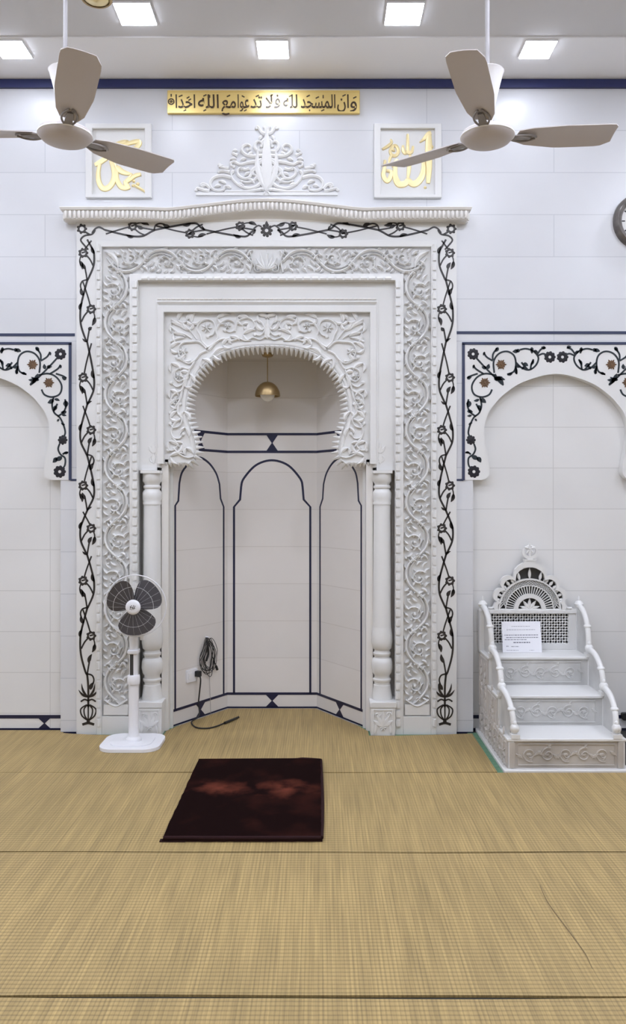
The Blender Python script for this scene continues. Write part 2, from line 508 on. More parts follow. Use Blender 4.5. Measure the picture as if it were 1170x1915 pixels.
def plane(A, B):
    """frame of an upright wall through A and B: s along, z up, h towards the room"""
    A = Vector(A); d = (Vector(B) - A); L = d.length; d.normalize(); n = Vector((d.y, -d.x))
    fr = lambda s_, z, h: (A.x + d.x * s_ + n.x * h, A.y + d.y * s_ + n.y * h, z)
    def px(u, v):
        k = (u - VX) / F                    # x = k*y
        # A.x + d.x*s = k*(A.y + d.y*s)
        s_ = (k * A.y - A.x) / (d.x - k * d.y)
        y = A.y + d.y * s_
        return (s_, EYE + (VY - v) / F * y)
    return fr, px, L

def cp(cx, cy):  # coordinates read in a 2.925x crop of the niche
    return (300 + cx / 2.925, 830 + cy / 2.925)

walls = [((NA, NF), (NBx, NB), 'wall_niche_left'), ((NBx, NB), (2 * AX - NBx, NB), 'wall_niche_back'),
         ((2 * AX - NBx, NB), (2 * AX - NA, NF), 'wall_niche_right')]
side_arch = [(80, 338), (97, 312), (103, 215), (118, 155), (160, 103), (210, 75), (262, 103), (303, 160), (322, 220), (328, 300), (345, 345)]
back_arch = [(395, 345), (428, 305), (434, 235), (448, 190), (515, 117), (602, 90), (690, 117), (757, 190), (770, 235), (776, 305), (812, 345)]
niche = []
for A, B, nm in walls:
    fr, px, L = plane(A, B)
    m = MB(fr); m.rect(0, L, 0, ZN, -0.06, 0)
    wl = struct(m.build(nm, 'nichewall')); niche.append(wl)
    inl = MB(fr)
    if 'back' in nm:
        frx, pxx, Lx = fr, px, L
        pts = [pxx(*cp(*p)) for p in back_arch]
        xa, xb = pts[0][0], pts[-1][0]; mid = L / 2; half = (xb - xa) / 2
        pts = [(mid + (p[0] - (xa + xb) / 2), p[1]) for p in pts]
        zt = [Z_(812, NB), Z_(845, NB)]; zb = Z_(1297, NB); fl = lambda q: q
    else:
        f2, p2, L2 = plane(*walls[0][:2])
        pts = [p2(*cp(*p)) for p in side_arch]
        if 'right' in nm: pts = [(L - p[0], p[1]) for p in reversed(pts)]
        zt = [Z_(812, NB), Z_(845, NB)]; zb = Z_(1297, NB)
    a0, a1 = pts[0], pts[-1]
    body = catmull(pts[2:-2], 6)
    full = [(a0[0], zb)] + [tuple(a0), tuple(pts[1])] + [tuple(q) for q in body] + [tuple(pts[-2]), tuple(a1), (a1[0], zb)]
    inl.line(full, 0.0155, 0.002)
    for z in zt + [zb]: inl.rect(0, L, z - 0.0085, z + 0.0085, 0, 0.002)
    inl.rect(0, L, 0.008, 0.018, 0, 0.002)
    bowtie(inl, L / 2, zt[1] + .008, zt[0] - .008, 0.04, 0.002)
    bowtie(inl, L / 2, 0.016, zb - .008, 0.045, 0.002)
    inl.build('navy_inlay', 'navy', wl)
m = MB(lambda a, b, h: (a, b, h))
m.prism([[(NA - .1, YR), (2 * AX - NA + .1, YR), (2 * AX - NA + .05, NF), (2 * AX - NBx + .03, NB + .05), (NBx - .03, NB + .05), (NA - .05, NF)]], ZN, ZN + 0.08)
struct(m.build('ceiling_niche', 'nichewall'))

# ------------------------------------------------------------------ carved marble surround of the niche
YS = 5.085            # face of the flower border slab
YC = 5.070            # face of the carved band
YI = 5.115            # sunk flat frame
YP = 5.150            # face of the arch panel
random.seed(4)
sur = thing('niche_surround', 'carved white marble prayer niche surround with dark vine border', 'prayer niche', (AX, 5.2, 0))

def sx(x): return 2 * AX - x
xo = X_(143, YS); xi = X_(186, YS); zo = Z_(395, YS); zi = Z_(456, YS)
m = MB(wallframe(YS))
m.prism([[(xo, 0), (xi, 0), (xi, zi), (sx(xi), zi), (sx(xi), 0), (sx(xo), 0), (sx(xo), zo), (xo, zo)]], -(YW - YS) - .02, 0)
slab = m.build('flower_border_slab', 'marble', sur)

# vine inlay: cells along an axis; g maps (along px, across px) to metres
def vine_cell(mb, g, a, b, yf, side, c, hook, k=1.0):
    T = 0.0022
    q = lambda al, ac: g(al, c + ac)
    mid = yf + 4
    st = [q(a, 0), q(a + (yf - a) * .5, -side * 7 * k), q(yf, -side * 12.5 * k), q(yf + (b - yf) * .45, -side * 12 * k), q(b - 8, -side * 4 * k), q(b, 0)]
    mb.stroke(st, 0.0125, T, 7, flat=True)
    mb.stroke([q(a + 2, -side * 8 * k), q(a + (yf - a) * .55, side * 1 * k), q(yf - 5, side * 6 * k)], 0.0095, T, 6, flat=True)
    fx = q(yf, side * 7.5 * k)
    mb.ring(fx, 0.021, 0.013, T, 14)
    for i in range(7):
        t = 2 * PI * i / 7
        mb.dome((fx[0] + .025 * math.cos(t), fx[1] + .025 * math.sin(t)), 0.0085, T, 7, 2)
    mb.stroke([(fx[0] - .010, fx[1]), (fx[0] + .012, fx[1] + .006)], 0.010, T, 2, flat=True)
    mb.stroke([q(yf + 3, side * 3 * k), q(yf + 12, -side * 5 * k), q(yf + 24, -side * 11 * k)], 0.010, T, 6, flat=True)
    mb.stroke([q(yf + 6, side * 12 * k), q(yf + 15, side * 14 * k), q(yf + 24, side * 12 * k)], 0.008, T, 5, flat=True)
    def lf(al0, ac0, al1, ac1, W):
        p, r = q(al0, ac0), q(al1, ac1)
        mb.leaf(p, math.atan2(r[1] - p[1], r[0] - p[0]), math.hypot(r[0] - p[0], r[1] - p[1]), W, T, 0.1, flat=True)
    lf(yf + 15, side * 14 * k, yf + 31, side * 9 * k, 0.024)
    lf(b - 22, side * 3 * k, yf + 34 if b - yf > 55 else b - 34, side * 9 * k, 0.024)
    mb.stroke([q(b - 24, side * 4 * k), q(b - 10, side * 1.5 * k), q(b, 0)], 0.010, T, 5, flat=True)
    lf(yf + 2, -side * 14 * k, yf - 13, -side * 8.5 * k, 0.022)
    if hook:
        mb.stroke([q(b - 2, 0), q(b + 1, side * 9 * k), q(b + 9, side * 12.5 * k), q(b + 18, side * 10.5 * k)], 0.0095, T, 6, flat=True)
        lf(b + 28, side * 6 * k, b + 14, side * 12 * k, 0.026)
    else:
        lf(b - 1, 0, b - 7, -side * 9 * k, 0.014)

vm = MB(wallframe(YS))
fl = [(448, 525, 473, -1, 1), (525, 640, 578, 1, 0), (640, 757, 706, -1, 0), (757, 852, 804, 1, 1), (852, 955, 908, -1, 0),
      (955, 1038, 988, 1, 0), (1038, 1138, 1086, -1, 1), (1138, 1262, 1189, 1, 1)]
for msign in (0, 1):
    def g(al, ac, ms=msign):
        p = at(ac, al, YS); return mir(p) if ms else p
    for a, b, yf, sd, hk in fl: vine_cell(vm, g, a, b, yf, sd, 163, hk)
    vm.stroke([g(p[1], p[0]) for p in ((178, 430), (172, 438), (158, 441), (151, 449), (158, 459), (165, 467))], 0.011, 0.0022, 6, flat=True)
    fx = g(428, 153)
    vm.ring(fx, 0.021, 0.013, 0.0022, 14)
    for i in range(7):
        t = 2 * PI * i / 7; vm.dome((fx[0] + .026 * math.cos(t), fx[1] + .026 * math.sin(t)), 0.0085, 0.0022, 7, 2)
    vm.stroke([g(433, 158), g(439, 168)], 0.012, 0.0022, 2, flat=True)
    # leaves and vase at the foot
    for du, dv, L in ((-19, 2, 1), (19, 2, 1), (-13, -10, 1), (13, -10, 1)):
        p = g(1304, 165); r = g(1288 + dv, 165 + du * .95)
        vm.leaf(p, math.atan2(r[1] - p[1], r[0] - p[0]), math.hypot(r[0] - p[0], r[1] - p[1]), 0.015, 0.0022, 0.12 * (1 if (du < 0) == (not msign) else -1), flat=True)
    vm.stroke([g(1262, 163), g(1285, 165), g(1322, 165)], 0.013, 0.0022, 5, flat=True)
    vm.stroke([g(1312, 151), g(1308, 158), g(1310, 165), g(1308, 172), g(1312, 179)], 0.010, 0.0022, 5, flat=True)
    for k in (-1, -.55, 0, .55, 1):
        vm.stroke([g(1316 + 2, 165 + 3 * k), g(1326, 165 + 14 * k), g(1338, 165 + 12 * k), g(1346, 165 + 3 * k)], 0.009, 0.0022, 6, flat=True)
    vm.stroke([g(1345, 165), g(1351, 165)], 0.022, 0.0022, 2, flat=True)
    vm.stroke([g(1355, 154), g(1352, 165), g(1355, 176)], 0.016, 0.0022, 4, flat=True)
    def gh(al, ac, ms=msign):
        p = at(al, ac, YS); return mir(p) if ms else p
    for a, b, yf, sd, hk in ((196, 290, 248, -1, 1), (290, 384, 355, 1, 0), (384, 478, 449, -1, 0)):
        vine_cell(vm, gh, a, b, yf, sd, 430, hk, 0.95)
    vm.stroke([gh(172, 436), gh(178, 428), gh(186, 425), gh(196, 430)], 0.011, 0.0022, 6, flat=True)
    vm.stroke([gh(474, 428), gh(482, 422), gh(489, 424)], 0.010, 0.0022, 5, flat=True)
c0 = (AX, at(494, 431, YS)[1])
vm.ring(c0, 0.020, 0.018, 0.0022, 14)
for i in range(9):
    t = 2 * PI * i / 9; vm.dome((c0[0] + .030 * math.cos(t), c0[1] + .034 * math.sin(t)), 0.0105, 0.0022, 7, 2)
vm.leaf((c0[0], c0[1] + .03), PI / 2, 0.03, 0.02, 0.0022, flat=True)
vm.build('vine_inlay', 'vine', slab)

# carved band (three sides)
bx0 = X_(180, YC); bx1 = X_(257, YC); bz1 = Z_(449, YC); bz0 = Z_(524, YC)
m = MB(wallframe(YC))
m.prism([[(bx0, 0), (bx1, 0), (bx1, bz0), (sx(bx1), bz0), (sx(bx1), 0), (sx(bx0), 0), (sx(bx0), bz1), (bx0, bz1)]], -0.06, -0.027)
# raised fillets that leave a sunk field for the carving
fi0 = X_(190, YC); fi1 = X_(242, YC); fz1 = Z_(461, YC); fz0 = Z_(512, YC)
m.prism([[(bx0, 0), (fi0, 0), (fi0, fz1), (sx(fi0), fz1), (sx(fi0), 0), (sx(bx0), 0), (sx(bx0), bz1), (bx0, bz1)]], -0.0271, 0)
m.prism([[(fi1, 0), (bx1, 0), (bx1, bz0), (sx(bx1), bz0), (sx(bx1), 0), (sx(fi1), 0), (sx(fi1), fz0), (fi1, fz0)]], -0.0271, 0)
# plain blocks at the foot
for a, b in ((fi0, fi1), (sx(fi1), sx(fi0))):
    m.rect(a, b, 0, Z_(1340, YC), -0.0271, -0.002); m.rect(a + .01, b - .01, Z_(1338, YC), Z_(1318, YC), -0.0271, -0.005)
band = m.build('carved_band', 'carved', sur, bevel=0.002)

# bead mouldings on the fillets
bm_ = MB(wallframe(YC))
def beads(mb, p0, p1, step, L, W, h, across):
    n = int(round(math.hypot(p1[0] - p0[0], p1[1] - p0[1]) / step))
    for i in range(n):
        t = (i + .5) / n
        x = p0[0] + (p1[0] - p0[0]) * t; z = p0[1] + (p1[1] - p0[1]) * t
        if across: a = (x - W / 2, z); b = (x + W / 2, z)
        else: a = (x, z - W / 2); b = (x, z + W / 2)
        # little tongue: half drum lying along the moulding
        if across: mb.stroke([(x, z - L / 2), (x, z), (x, z + L / 2)], lambda t: W * (0.82 + 0.18 * math.sin(PI * t)), h, 3)
        else: mb.stroke([(x - L / 2, z), (x, z), (x + L / 2, z)], lambda t: W * (0.82 + 0.18 * math.sin(PI * t)), h, 3)
for f in (lambda x: x, sx):
    beads(bm_, (f(X_(184, YC)), 0.05), (f(X_(184, YC)), bz1 - .02), 0.0605, 0.044, 0.026, 0.014, True)
    beads(bm_, (f(X_(252, YC)), 0.05), (f(X_(252, YC)), bz0), 0.0575, 0.041, 0.034, 0.015, True)
beads(bm_, (bx1 + .02, bz0 + .010), (sx(bx1) - .02, bz0 + .010), 0.052, 0.038, 0.024, 0.013, False)
bm_.build('bead_moulding', 'carved', band)

# scrolls on the band
rm = MB(wallframe(YC + 0.027))
def scroll_cell(mb, g, a, b, side, W):
    """g(along, across) in metres; half cell of an undulating acanthus scroll"""
    h = b - a; H = 0.027
    arc = [g(a - .02, -side * W * .2), g(a + h * .12, side * W * .52), g(a + h * .42, side * W * .86), g(a + h * .72, side * W * .66), g(a + h * 1.0, -side * W * .05), g(a + h * 1.12, -side * W * .45)]
    mb.stroke(arc, lambda t: 0.018 * (0.55 + 0.45 * math.sin(PI * t)), H, 6)
    arc2 = [g(a + h * .1, side * W * .15), g(a + h * .28, side * W * .50), g(a + h * .5, side * W * .56), g(a + h * .72, side * W * .34)]
    mb.stroke(arc2, lambda t: 0.012 * (1 - .4 * t), H * .8, 6)
    # inner spiral with a bud
    cc = (a + h * .58, -side * W * .18)
    pts = []
    for i in range(19):
        t = i / 18; r = (0.052 - 0.036 * t); an = (-0.9 + t * 6.2)
        pts.append(g(cc[0] + r * math.cos(an) * -1, cc[1] + side * r * math.sin(an)))
    mb.stroke(pts, lambda t: 0.014 * (1 - .35 * t), H, 0)
    mb.dome(g(*cc), 0.013, H * 1.1, 8, 2)
    def lf(al0, ac0, al1, ac1, w):
        p, r = g(a + al0 * h, side * ac0 * W), g(a + al1 * h, side * ac1 * W)
        mb.leaf(p, math.atan2(r[1] - p[1], r[0] - p[0]), math.hypot(r[0] - p[0], r[1] - p[1]), w, H, 0.15)
    lf(.10, .05, -.06, .50, .021); lf(.22, .02, .10, -.42, .020); lf(.30, -.42, .12, -.80, .022)
    lf(.45, -.60, .30, -.95, .020); lf(.62, -.68, .52, -.98, .019); lf(.82, -.62, .70, -.97, .020)
    lf(.86, -.35, .98, -.78, .022); lf(.80, .30, .66, .02, .017); lf(.92, .42, 1.06, .80, .022)
    lf(.85, .62, .93, .95, .018); lf(.34, .28, .46, .02, .015)
    lf(.54, .08, .40, .30, .014); lf(.60, .30, .50, .48, .013); lf(.06, -.30, -.06, -.62, .016); lf(.16, .36, .02, .66, .015)
    lf(.50, .90, .64, .98, .013); lf(.30, .86, .18, .98, .013); lf(.70, -.10, .80, -.30, .014); lf(.96, -.10, .90, .16, .013)
    for al, ac in ((.02, .86), (.18, -.62), (.98, .18), (.74, -.42), (.40, -.28)):
        mb.dome(g(a + al * h, side * ac * W), 0.0095, H, 7, 2)
Wb = (fi1 - fi0) / 2 * 0.93
cxb = (fi0 + fi1) / 2
z_top, z_bot = Z_(505, YC), Z_(1312, YC)
NCELL = 12
for ms in (0, 1):
    g = (lambda al, ac, ms=ms: ((cxb + ac) if not ms else sx(cxb + ac), z_top - al))
    hcell = (z_top - z_bot) / NCELL
    for i in range(NCELL): scroll_cell(rm, g, i * hcell, (i + 1) * hcell, 1 if i % 2 == 0 else -1, Wb)
    rm.stroke([g(z_top - z_bot - .01, -Wb * .9), g(z_top - z_bot + .03, 0), g(z_top - z_bot - .01, Wb * .9)], .016, .030, 6)
    czb = (fz0 + fz1) / 2; Wh = (fz1 - fz0) / 2 * .92
    gh = (lambda al, ac, ms=ms: ((fi0 + .05 + al) if not ms else sx(fi0 + .05 + al), czb - ac))
    Lh = (AX - .10) - (fi0 + .05); nh = 4; hh = Lh / nh
    for i in range(nh): scroll_cell(rm, gh, i * hh, (i + 1) * hh, 1 if i % 2 == 0 else -1, Wh)
    # corner leaf
    rm.leaf((fi0 + .015 if not ms else sx(fi0 + .015), fz1 - .03), (-.9 if not ms else PI + .9), .14, .035, .030, .2 if not ms else -.2)
# middle palmette of the lintel
czb = (fz0 + fz1) / 2
for k in range(-3, 4):
    rm.leaf((AX, czb - .06), PI / 2 + k * .36, 0.125 - abs(k) * .012, 0.026, 0.030, 0.08 * (1 if k > 0 else -1 if k < 0 else 0))
for sgn in (1, -1):
    rm.spiral((AX + sgn * .052, czb - .05), .03, .008, PI / 2, sgn * -1.2, .012, .030)
    rm.stroke([(AX + sgn * .105, czb - .075), (AX + sgn * .09, czb), (AX + sgn * .11, czb + .06)], .012, .030, 5)
rm.build('scroll_carving', 'carved', band)

# sunk flat frame and inner mouldings
x2 = X_(294, YI); z2_ = Z_(566, YI); zcap = Z_(880, 5.1)
m = MB(wallframe(YI))
m.prism([[(bx1 - .01, zcap), (x2, zcap), (x2, z2_), (sx(x2), z2_), (sx(x2), zcap), (sx(bx1) + .01, zcap), (sx(bx1) + .01, bz0 + .01), (bx1 - .01, bz0 + .01)]], -0.08, 0)
x3 = X_(301, YI); z3 = Z_(580, YI)
m.prism([[(x2 - .010, zcap), (x2, zcap), (x2, z2_), (sx(x2), z2_), (sx(x2), zcap), (sx(x2) + .010, zcap), (sx(x2) + .010, z2_ + .010), (x2 - .010, z2_ + .010)]], -0.05, 0.008)
o3 = [(x2, zcap + .02), (x2, z2_), (sx(x2), z2_), (sx(x2), zcap + .02)]
i3 = [(x3, zcap + .02), (x3, z3), (sx(x3), z3), (sx(x3), zcap + .02)]
fr3 = wallframe(YI)
m.add([fr3(p[0], p[1], .006) for p in o3] + [fr3(p[0], p[1], -.034) for p in i3], [(0, 1, 5, 4), (1, 2, 6, 5), (2, 3, 7, 6)])
x4 = X_(308, YP); z4 = Z_(586, YP)
m.prism([[(x3 - .03, 1.7155), (x4, 1.7155), (x4, z4), (sx(x4), z4), (sx(x4), 1.7155), (sx(x3) + .03, 1.7155), (sx(x3) + .03, z3 + .03), (x3 - .03, z3 + .03)]], -0.05, 0.004)
frm = m.build('inner_frame', 'marble', sur, bevel=0.003)
# small carved buds above the capitals
m = MB(wallframe(YI))
for f in (lambda x: x, sx):
    bxm = f(X_(287, YI)); bz = Z_(848, YI)
    for k in (-1, 0, 1): m.leaf((bxm, bz), PI / 2 + k * .6, .07 - abs(k) * .012, .022, .006)
    m.leaf((bxm, bz), -PI / 2, .07, .03, .006); m.ring((bxm, bz - .035), .024, .008, .005, 12)
m.build('bud_carving', 'carved', frm)
# bead row under the top of the flat frame
m = MB(wallframe(YI)); beads(m, (x2, z2_ + .022), (sx(x2), z2_ + .022), 0.03, 0.026, 0.012, 0.008, False)
m.build('bead_moulding', 'cornice', frm)

# arch panel with horseshoe opening
half = [(352, 868), (360, 862), (366, 850), (366.5, 838), (364, 822), (359, 806), (353, 790), (349.5, 772), (350, 752), (354, 732), (362, 712), (374, 694), (391, 677), (412, 664), (437, 655.5), (465, 651), (497, 649.5)]
cxp = X_(497, YP)
hl = [(AX + (at(u, v, YP)[0] - cxp), at(u, v, YP)[1]) for u, v in half]
arch = [tuple(p) for p in catmull(hl, 4)]
opening = arch + [mir(p) for p in reversed(arch[:-1])]
px0, px1, pzb, pzt = x4 - .01, sx(x4) + .01, Z_(868, YP), z4 + .01
m = MB(wallframe(YP))
m.prism([[(px0, pzb), *opening, (px1, pzb), (px1, pzt), (px0, pzt)]], -0.055, 0)
ap = m.build('arch_panel', 'carved', sur, bevel=0.0)

# pointed scallop teeth round the opening
tm = MB()
def resample(P, step):
    L = [0]
    for i in range(1, len(P)): L.append(L[-1] + math.hypot(P[i][0] - P[i - 1][0], P[i][1] - P[i - 1][1]))
    n = int(L[-1] / step); outp = []; j = 0
    for i in range(n + 1):
        d = L[-1] * i / n
        while j < len(L) - 2 and L[j + 1] < d: j += 1
        t = (d - L[j]) / max(1e-9, L[j + 1] - L[j])
        a, b = P[j], P[j + 1]
        tx, tz = b[0] - a[0], b[1] - a[1]; k = math.hypot(tx, tz) or 1
        outp.append(((a[0] + tx * t, a[1] + tz * t), (tx / k, tz / k)))
    return outp
for (p, t) in resample(opening, 0.0315):
    n = (t[1], -t[0])          # towards the opening
    o1 = (p[0] - n[0] * .012, YP - .004, p[1] - n[1] * .012)
    o2 = (p[0] + n[0] * .012, YP + .010, p[1] + n[1] * .012)
    o3 = (p[0] + n[0] * .034, YP + .046, p[1] + n[1] * .034)
    tm.tube([o1, o2, o3], lambda q: 0.0145 * (1 - .72 * q) + .0005, 8, 3)
x = px0 + .02
while x < px1:
    if x < opening[0][0] or x > opening[-1][0]:
        tm.tube([(x, YP - .002, pzb + .012), (x, YP + .006, pzb - .006), (x, YP + .03, pzb - .016)], lambda q: 0.012 * (1 - .6 * q), 7, 3)
    x += 0.027
tm.build('scallop_teeth', 'carved', ap)

# foliage on the arch panel, drawn for one half and mirrored
fm = MB(wallframe(YP))
H = 0.017
def both(fn):
    for ms in (0, 1):
        fn(lambda u, v, ms=ms: ((AX + (at(u, v, YP)[0] - cxp), at(u, v, YP)[1]) if not ms else mir((AX + (at(u, v, YP)[0] - cxp), at(u, v, YP)[1]))), -1 if ms else 1)
stems = [[(386, 650), (376, 640), (372, 628), (366, 616), (372, 604), (384, 598), (396, 602), (400, 614), (396, 626), (386, 630)],
         [(386, 650), (396, 644), (404, 632), (402, 618), (410, 605), (424, 599), (436, 604), (438, 616), (428, 622), (418, 618)],
         [(436, 620), (440, 606), (448, 598), (460, 595), (470, 600), (474, 610), (466, 618), (456, 614)],
         [(470, 602), (480, 600), (488, 606), (492, 618), (484, 628), (474, 626)],
         [(388, 655), (402, 640), (416, 634), (430, 638), (444, 634), (458, 638), (470, 632), (484, 636), (494, 630)],
         [(384, 652), (370, 640), (354, 640), (340, 642), (332, 652), (334, 666), (344, 676), (354, 676)],
         [(384, 656), (372, 662), (364, 672), (352, 680), (340, 676), (328, 668)],
         [(362, 676), (352, 690), (338, 688), (326, 694), (324, 706), (332, 714), (342, 710)],
         [(352, 692), (346, 706), (340, 718), (328, 724), (318, 716)],
         [(342, 716), (338, 730), (326, 736), (318, 746), (324, 756), (334, 756)],
         [(338, 732), (334, 748), (324, 764), (316, 772)],
         [(332, 756), (330, 772), (338, 782), (334, 796), (322, 800), (316, 792)],
         [(336, 784), (326, 790), (318, 806), (322, 818), (334, 820), (340, 812)],
         [(320, 818), (330, 832), (322, 842), (312, 842)],
         [(322, 838), (334, 850), (348, 856), (360, 854)],
         [(318, 598), (332, 606), (346, 612), (356, 622), (366, 636)], [(318, 612), (330, 622), (344, 626), (356, 634)],
         [(316, 640), (330, 634), (342, 632)]]
lvs = [(318, 604, .5, 26), (330, 600, -.9, 24), (346, 600, -.6, 24), (322, 624, .3, 24), (316, 652, -.5, 22), (352, 618, -2.2, 22),
       (356, 604, -1.2, 22), (404, 596, -.3, 24), (442, 594, .1, 22), (452, 626, -.3, 26), (480, 590, .3, 22), (414, 646, -.7, 22),
       (428, 630, .4, 20), (396, 664, -.5, 26), (376, 672, .6, 24), (344, 662, 2.6, 20), (318, 680, .6, 22), (352, 700, 1.1, 20),
       (316, 730, .6, 20), (344, 724, -1.2, 20), (316, 758, -.6, 20), (342, 770, 1.0, 20), (316, 782, -.7, 20), (344, 800, 1.2, 20),
       (314, 826, .5, 22), (340, 830, 2.2, 22), (316, 854, -.2, 26), (346, 838, .7, 18), (462, 606, 1.9, 14), (488, 618, -2.2, 20), (336, 696, .2, 16)]
def half_foliage(q, sgn):
    for s_ in stems: fm.stroke([q(*p) for p in s_], lambda t: 0.017 * (1 - .5 * t), H, 6)
    for s_ in stems[:14]: fm.dome(q(*s_[-1]), 0.014, H * 1.15, 8, 2)
    for u, v, an, L in lvs:
        p = q(u, v); r = q(u + L * math.cos(an), v + L * math.sin(an))
        fm.leaf(p, math.atan2(r[1] - p[1], r[0] - p[0]), math.hypot(r[0] - p[0], r[1] - p[1]), .030, H, .18 * sgn)
        r2 = q(u + L * .75 * math.cos(an + 1.0), v + L * .75 * math.sin(an + 1.0))
        fm.leaf(p, math.atan2(r2[1] - p[1], r2[0] - p[0]), math.hypot(r2[0] - p[0], r2[1] - p[1]), .024, H, -.18 * sgn)
    fm.flower(q(384, 614), .034, 7, H); fm.flower(q(340, 658), .030, 7, H); fm.flower(q(423, 610), .024, 6, H)
    fm.flower(q(331, 704), .024, 6, H); fm.flower(q(326, 748), .020, 6, H)
both(half_foliage)
fm.leaf((AX, Z_(634, YP)), PI / 2, .13, .045, H)
# plain rim round the opening
rim = [(p[0], p[1]) for p in opening]
def offset(P, d):
    o = []
    for i, p in enumerate(P):
        a, b = P[max(i - 1, 0)], P[min(i + 1, len(P) - 1)]
        tx, tz = b[0] - a[0], b[1] - a[1]; k = math.hypot(tx, tz) or 1
        o.append((p[0] - tz / k * d, p[1] + tx / k * d))
    return o
fm.stroke(offset(rim[6:-6], .030), 0.022, 0.008, 0)
fm.build('foliage_carving', 'carved', ap)

# ogee cornice
cm = MB(); ncs = 60
prof = [(0.0, -0.205), (0.020, -0.205), (0.026, -0.190), (0.030, -0.150), (0.045, -0.115), (0.070, -0.085), (0.082, -0.075), (0.090, -0.070), (0.090, -0.020), (0.104, -0.017), (0.110, -0.004), (0.108, 0.0), (0.0, 0.0)]
HWc = 1.178
ZTOP = Z_(386.5, 5.005); RISE = 0.052; ZBOT = Z_(416, YS)
def rise(x):
    d = abs(x - AX)
    if d > .66: return 0.0
    t = d / .66
    return RISE * (0.5 + 0.5 * math.cos(PI * t))
def rdip(x):
    d = abs(abs(x - AX) - .62); return -0.006 * max(0, 1 - d / .16)
secs = []
def sect(x, wall, corner):
    o = []
    for d, z in prof:
        zt = ZTOP + rise(x) + rdip(x)
        z0 = ZBOT
        # upper mouldings follow the wavy top, the foot stays level
        zz = zt + z if z > -0.076 else z0 + (z + .205) * ((zt - .075 - z0) / 0.130)
        xx = x
        if corner: xx = AX + corner * (HWc + d)
        o.append((xx, YW - (0 if wall else d), zz))
    return o
secs.append(sect(AX - HWc - .11, True, -1)); secs.append(sect(AX - HWc, False, -1))
for i in range(1, ncs): secs.append(sect(AX - HWc + 2 * HWc * i / ncs, False, 0))
secs.append(sect(AX + HWc, False, 1)); secs.append(sect(AX + HWc + .11, True, 1))
k = len(prof); vs = [p for s_ in secs for p in s_]; fs = []
for i in range(len(secs) - 1):
    for j in range(k - 1): fs.append((i * k + j, (i + 1) * k + j, (i + 1) * k + j + 1, i * k + j + 1))
cm.add(vs, fs)
cor = cm.build('cornice', 'cornice', sur, sharp=30)
bd = MB()
nb = 92
for i in range(nb):
    x = AX - HWc - .085 + (2 * HWc + .17) * (i + .5) / nb
    z = ZTOP + rise(x) + rdip(x)
    y = YW - .096
    bd.tube([(x, y, z - .067), (x, y - .003, z - .045), (x, y, z - .023)], lambda t: .0100 * (.7 + .3 * math.sin(PI * t)), 8, 3)
for sgn in (-1, 1):
    for i in range(2):
        y = YW - .02 - i * .03; xx = AX + sgn * (HWc + .0915)
        bd.tube([(xx, y, ZTOP - .067), (xx + sgn * .004, y, ZTOP - .045), (xx, y, ZTOP - .023)], .0095, 7, 3)
bd.build('bead_row', 'cornice', cor)
# dark boss at the far end of the cornice
# jambs and back of the column slots
for f in (0, 1):
    def b(x0, x1, y0, y1, z0, z1):
        if f: x0, x1 = sx(x1), sx(x0)
        m = MB(); m.box(x0, x1, y0, y1, z0, z1); return m
    b(bx1 - .005, -1.00, 5.225, 5.26, 0, zcap + .05).build('slot_back', 'cornice', sur)
    b(bx1 - .06, bx1 - .004, 5.095, 5.224, 0, zcap + .05).build('slot_side', 'cornice', sur)
    b(-1.006, NA - .006, 5.15, 5.224, 0, pzb + .03).build('jamb', 'cornice', sur)
    b(NA - .005, NA + .012, 5.208, 5.235, 0, pzb + .03).build('jamb_edge', 'marble', sur)

